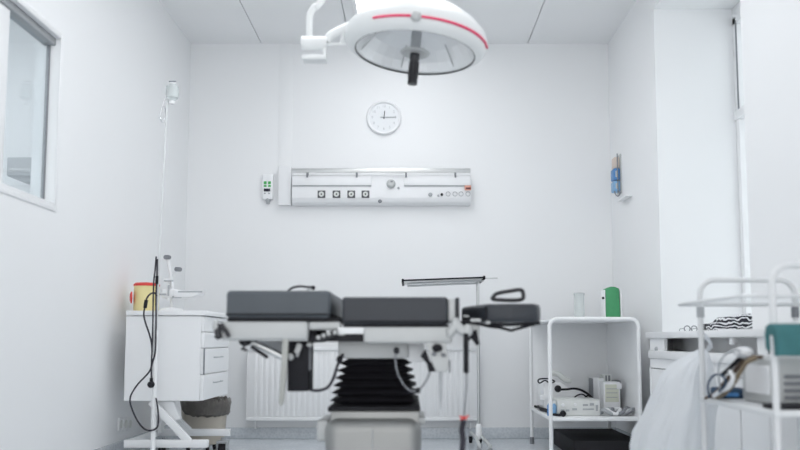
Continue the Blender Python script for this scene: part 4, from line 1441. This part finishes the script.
MB().tube([W(738, 355, 2.60), W(746, 357, 2.60)], .008, 8).build('clip', M_grey, o)
x0_, x1_ = W(720, 392, 2.82).x, W(747, 392, 2.82).x
o = MB().box(x0_, x1_, 2.82, 2.92, FLZ - .002, FLZ + .036, .010, 3).build('navy_pad', M_navy, origin=((x0_ + x1_) / 2, 2.87, FLZ))
tag(o, 'small navy cuff lying on the lower shelf of the foreground trolley', 'cuff')
MB().box(x0_ + .02, x1_ - .03, 2.815, 2.822, FLZ + .006, FLZ + .02, .002, 1).build('strap', M_blue, o)
o = MB().prism(rrect(fx0 + .0, fx0 + .24, 2.38, 2.47, .02, 4), FLZ - .002, FLZ + .012, .003, 'XY').build('flat_tray', M_dark)
tag(o, 'flat dark grey tray at the front of the foreground trolley shelf', 'tray')

# ------------------------------------------------------------------ white plastic bag behind the foreground trolley
t = thing('plastic_bag', 'big white crumpled plastic bag hanging from the foreground trolley by the window cabinet', 'bag', (1.0, 3.12, .05))
lv = [(350, 699, 705), (356, 688, 708), (364, 674, 710), (376, 662, 712), (390, 655, 713), (404, 650, 713), (418, 643, 712), (432, 636, 712), (446, 632, 711), (462, 630, 710), (480, 632, 708), (500, 640, 705), (512, 655, 695)]
b = bmesh.new()
rings = []
byc = 3.12
NS = 64
for i, (py, xl, xr) in enumerate(lv):
    A, B_ = W(xl, py, byc), W(xr, py, byc)
    cxx, hw_ = (A.x + B_.x) / 2, (B_.x - A.x) / 2
    hd_ = min(.13, hw_ * .9 + .02)
    ring = []
    for k_ in range(NS):
        a = 2 * pi * k_ / NS
        e = V((cos(a), sin(a), 0))
        n_ = noise.noise(V((e.x * 2.5, e.y * 2.5, A.z * 6))) * .10 + noise.noise(V((e.x * 7 + 3, e.y * 7, A.z * 9))) * .07 + noise.noise(V((e.x * 13, e.y * 13, A.z * 7))) * .06 + .035 * sin(9 * a + 5 * A.z + 3 * sin(4 * A.z)) * min(1, i / 4)
        ring.append(b.verts.new(V((cxx + hw_ * e.x * (1 + n_), byc + hd_ * e.y * (1 + n_), max(.02, A.z + .02 * n_)))))
    rings.append(ring)
for A, B_ in zip(rings, rings[1:]):
    for k_ in range(NS):
        j_ = (k_ + 1) % NS
        b.faces.new((A[k_], A[j_], B_[j_], B_[k_]))
b.faces.new(rings[0])
b.faces.new(rings[-1][::-1])
bmesh.ops.subdivide_edges(b, edges=b.edges[:], cuts=1, use_grid_fill=True, smooth=.6)
m_ = MB()
m_._merge(b)
m_.build('bag_body', M_bag, t, ang=60)
q_ = W(702, 351, byc)
MB().tube([q_ + V((0, 0, -.01)), q_ + V((.01, -.06, .03)), V((fx0 - .004, FY1 + .022, q_.z + .07)), V((fx0 + .016, FY1 + .016, q_.z + .07)), q_ + V((.02, -.05, .02)), q_ + V((.006, 0, -.01))], .004, 8, smooth=5).build('bag_handle', M_bag, t)

# clean helper props
for o in bpy.data.objects:
    if '_o' in o:
        del o['_o']

# ------------------------------------------------------------------ view
SC.view_settings.view_transform = 'Standard'
SC.view_settings.look = 'None'
SC.view_settings.gamma = 1
SC.view_settings.use_curve_mapping = False
SC.view_settings.exposure = 0.17
SC.cycles.max_bounces = 12
SC.cycles.diffuse_bounces = 6
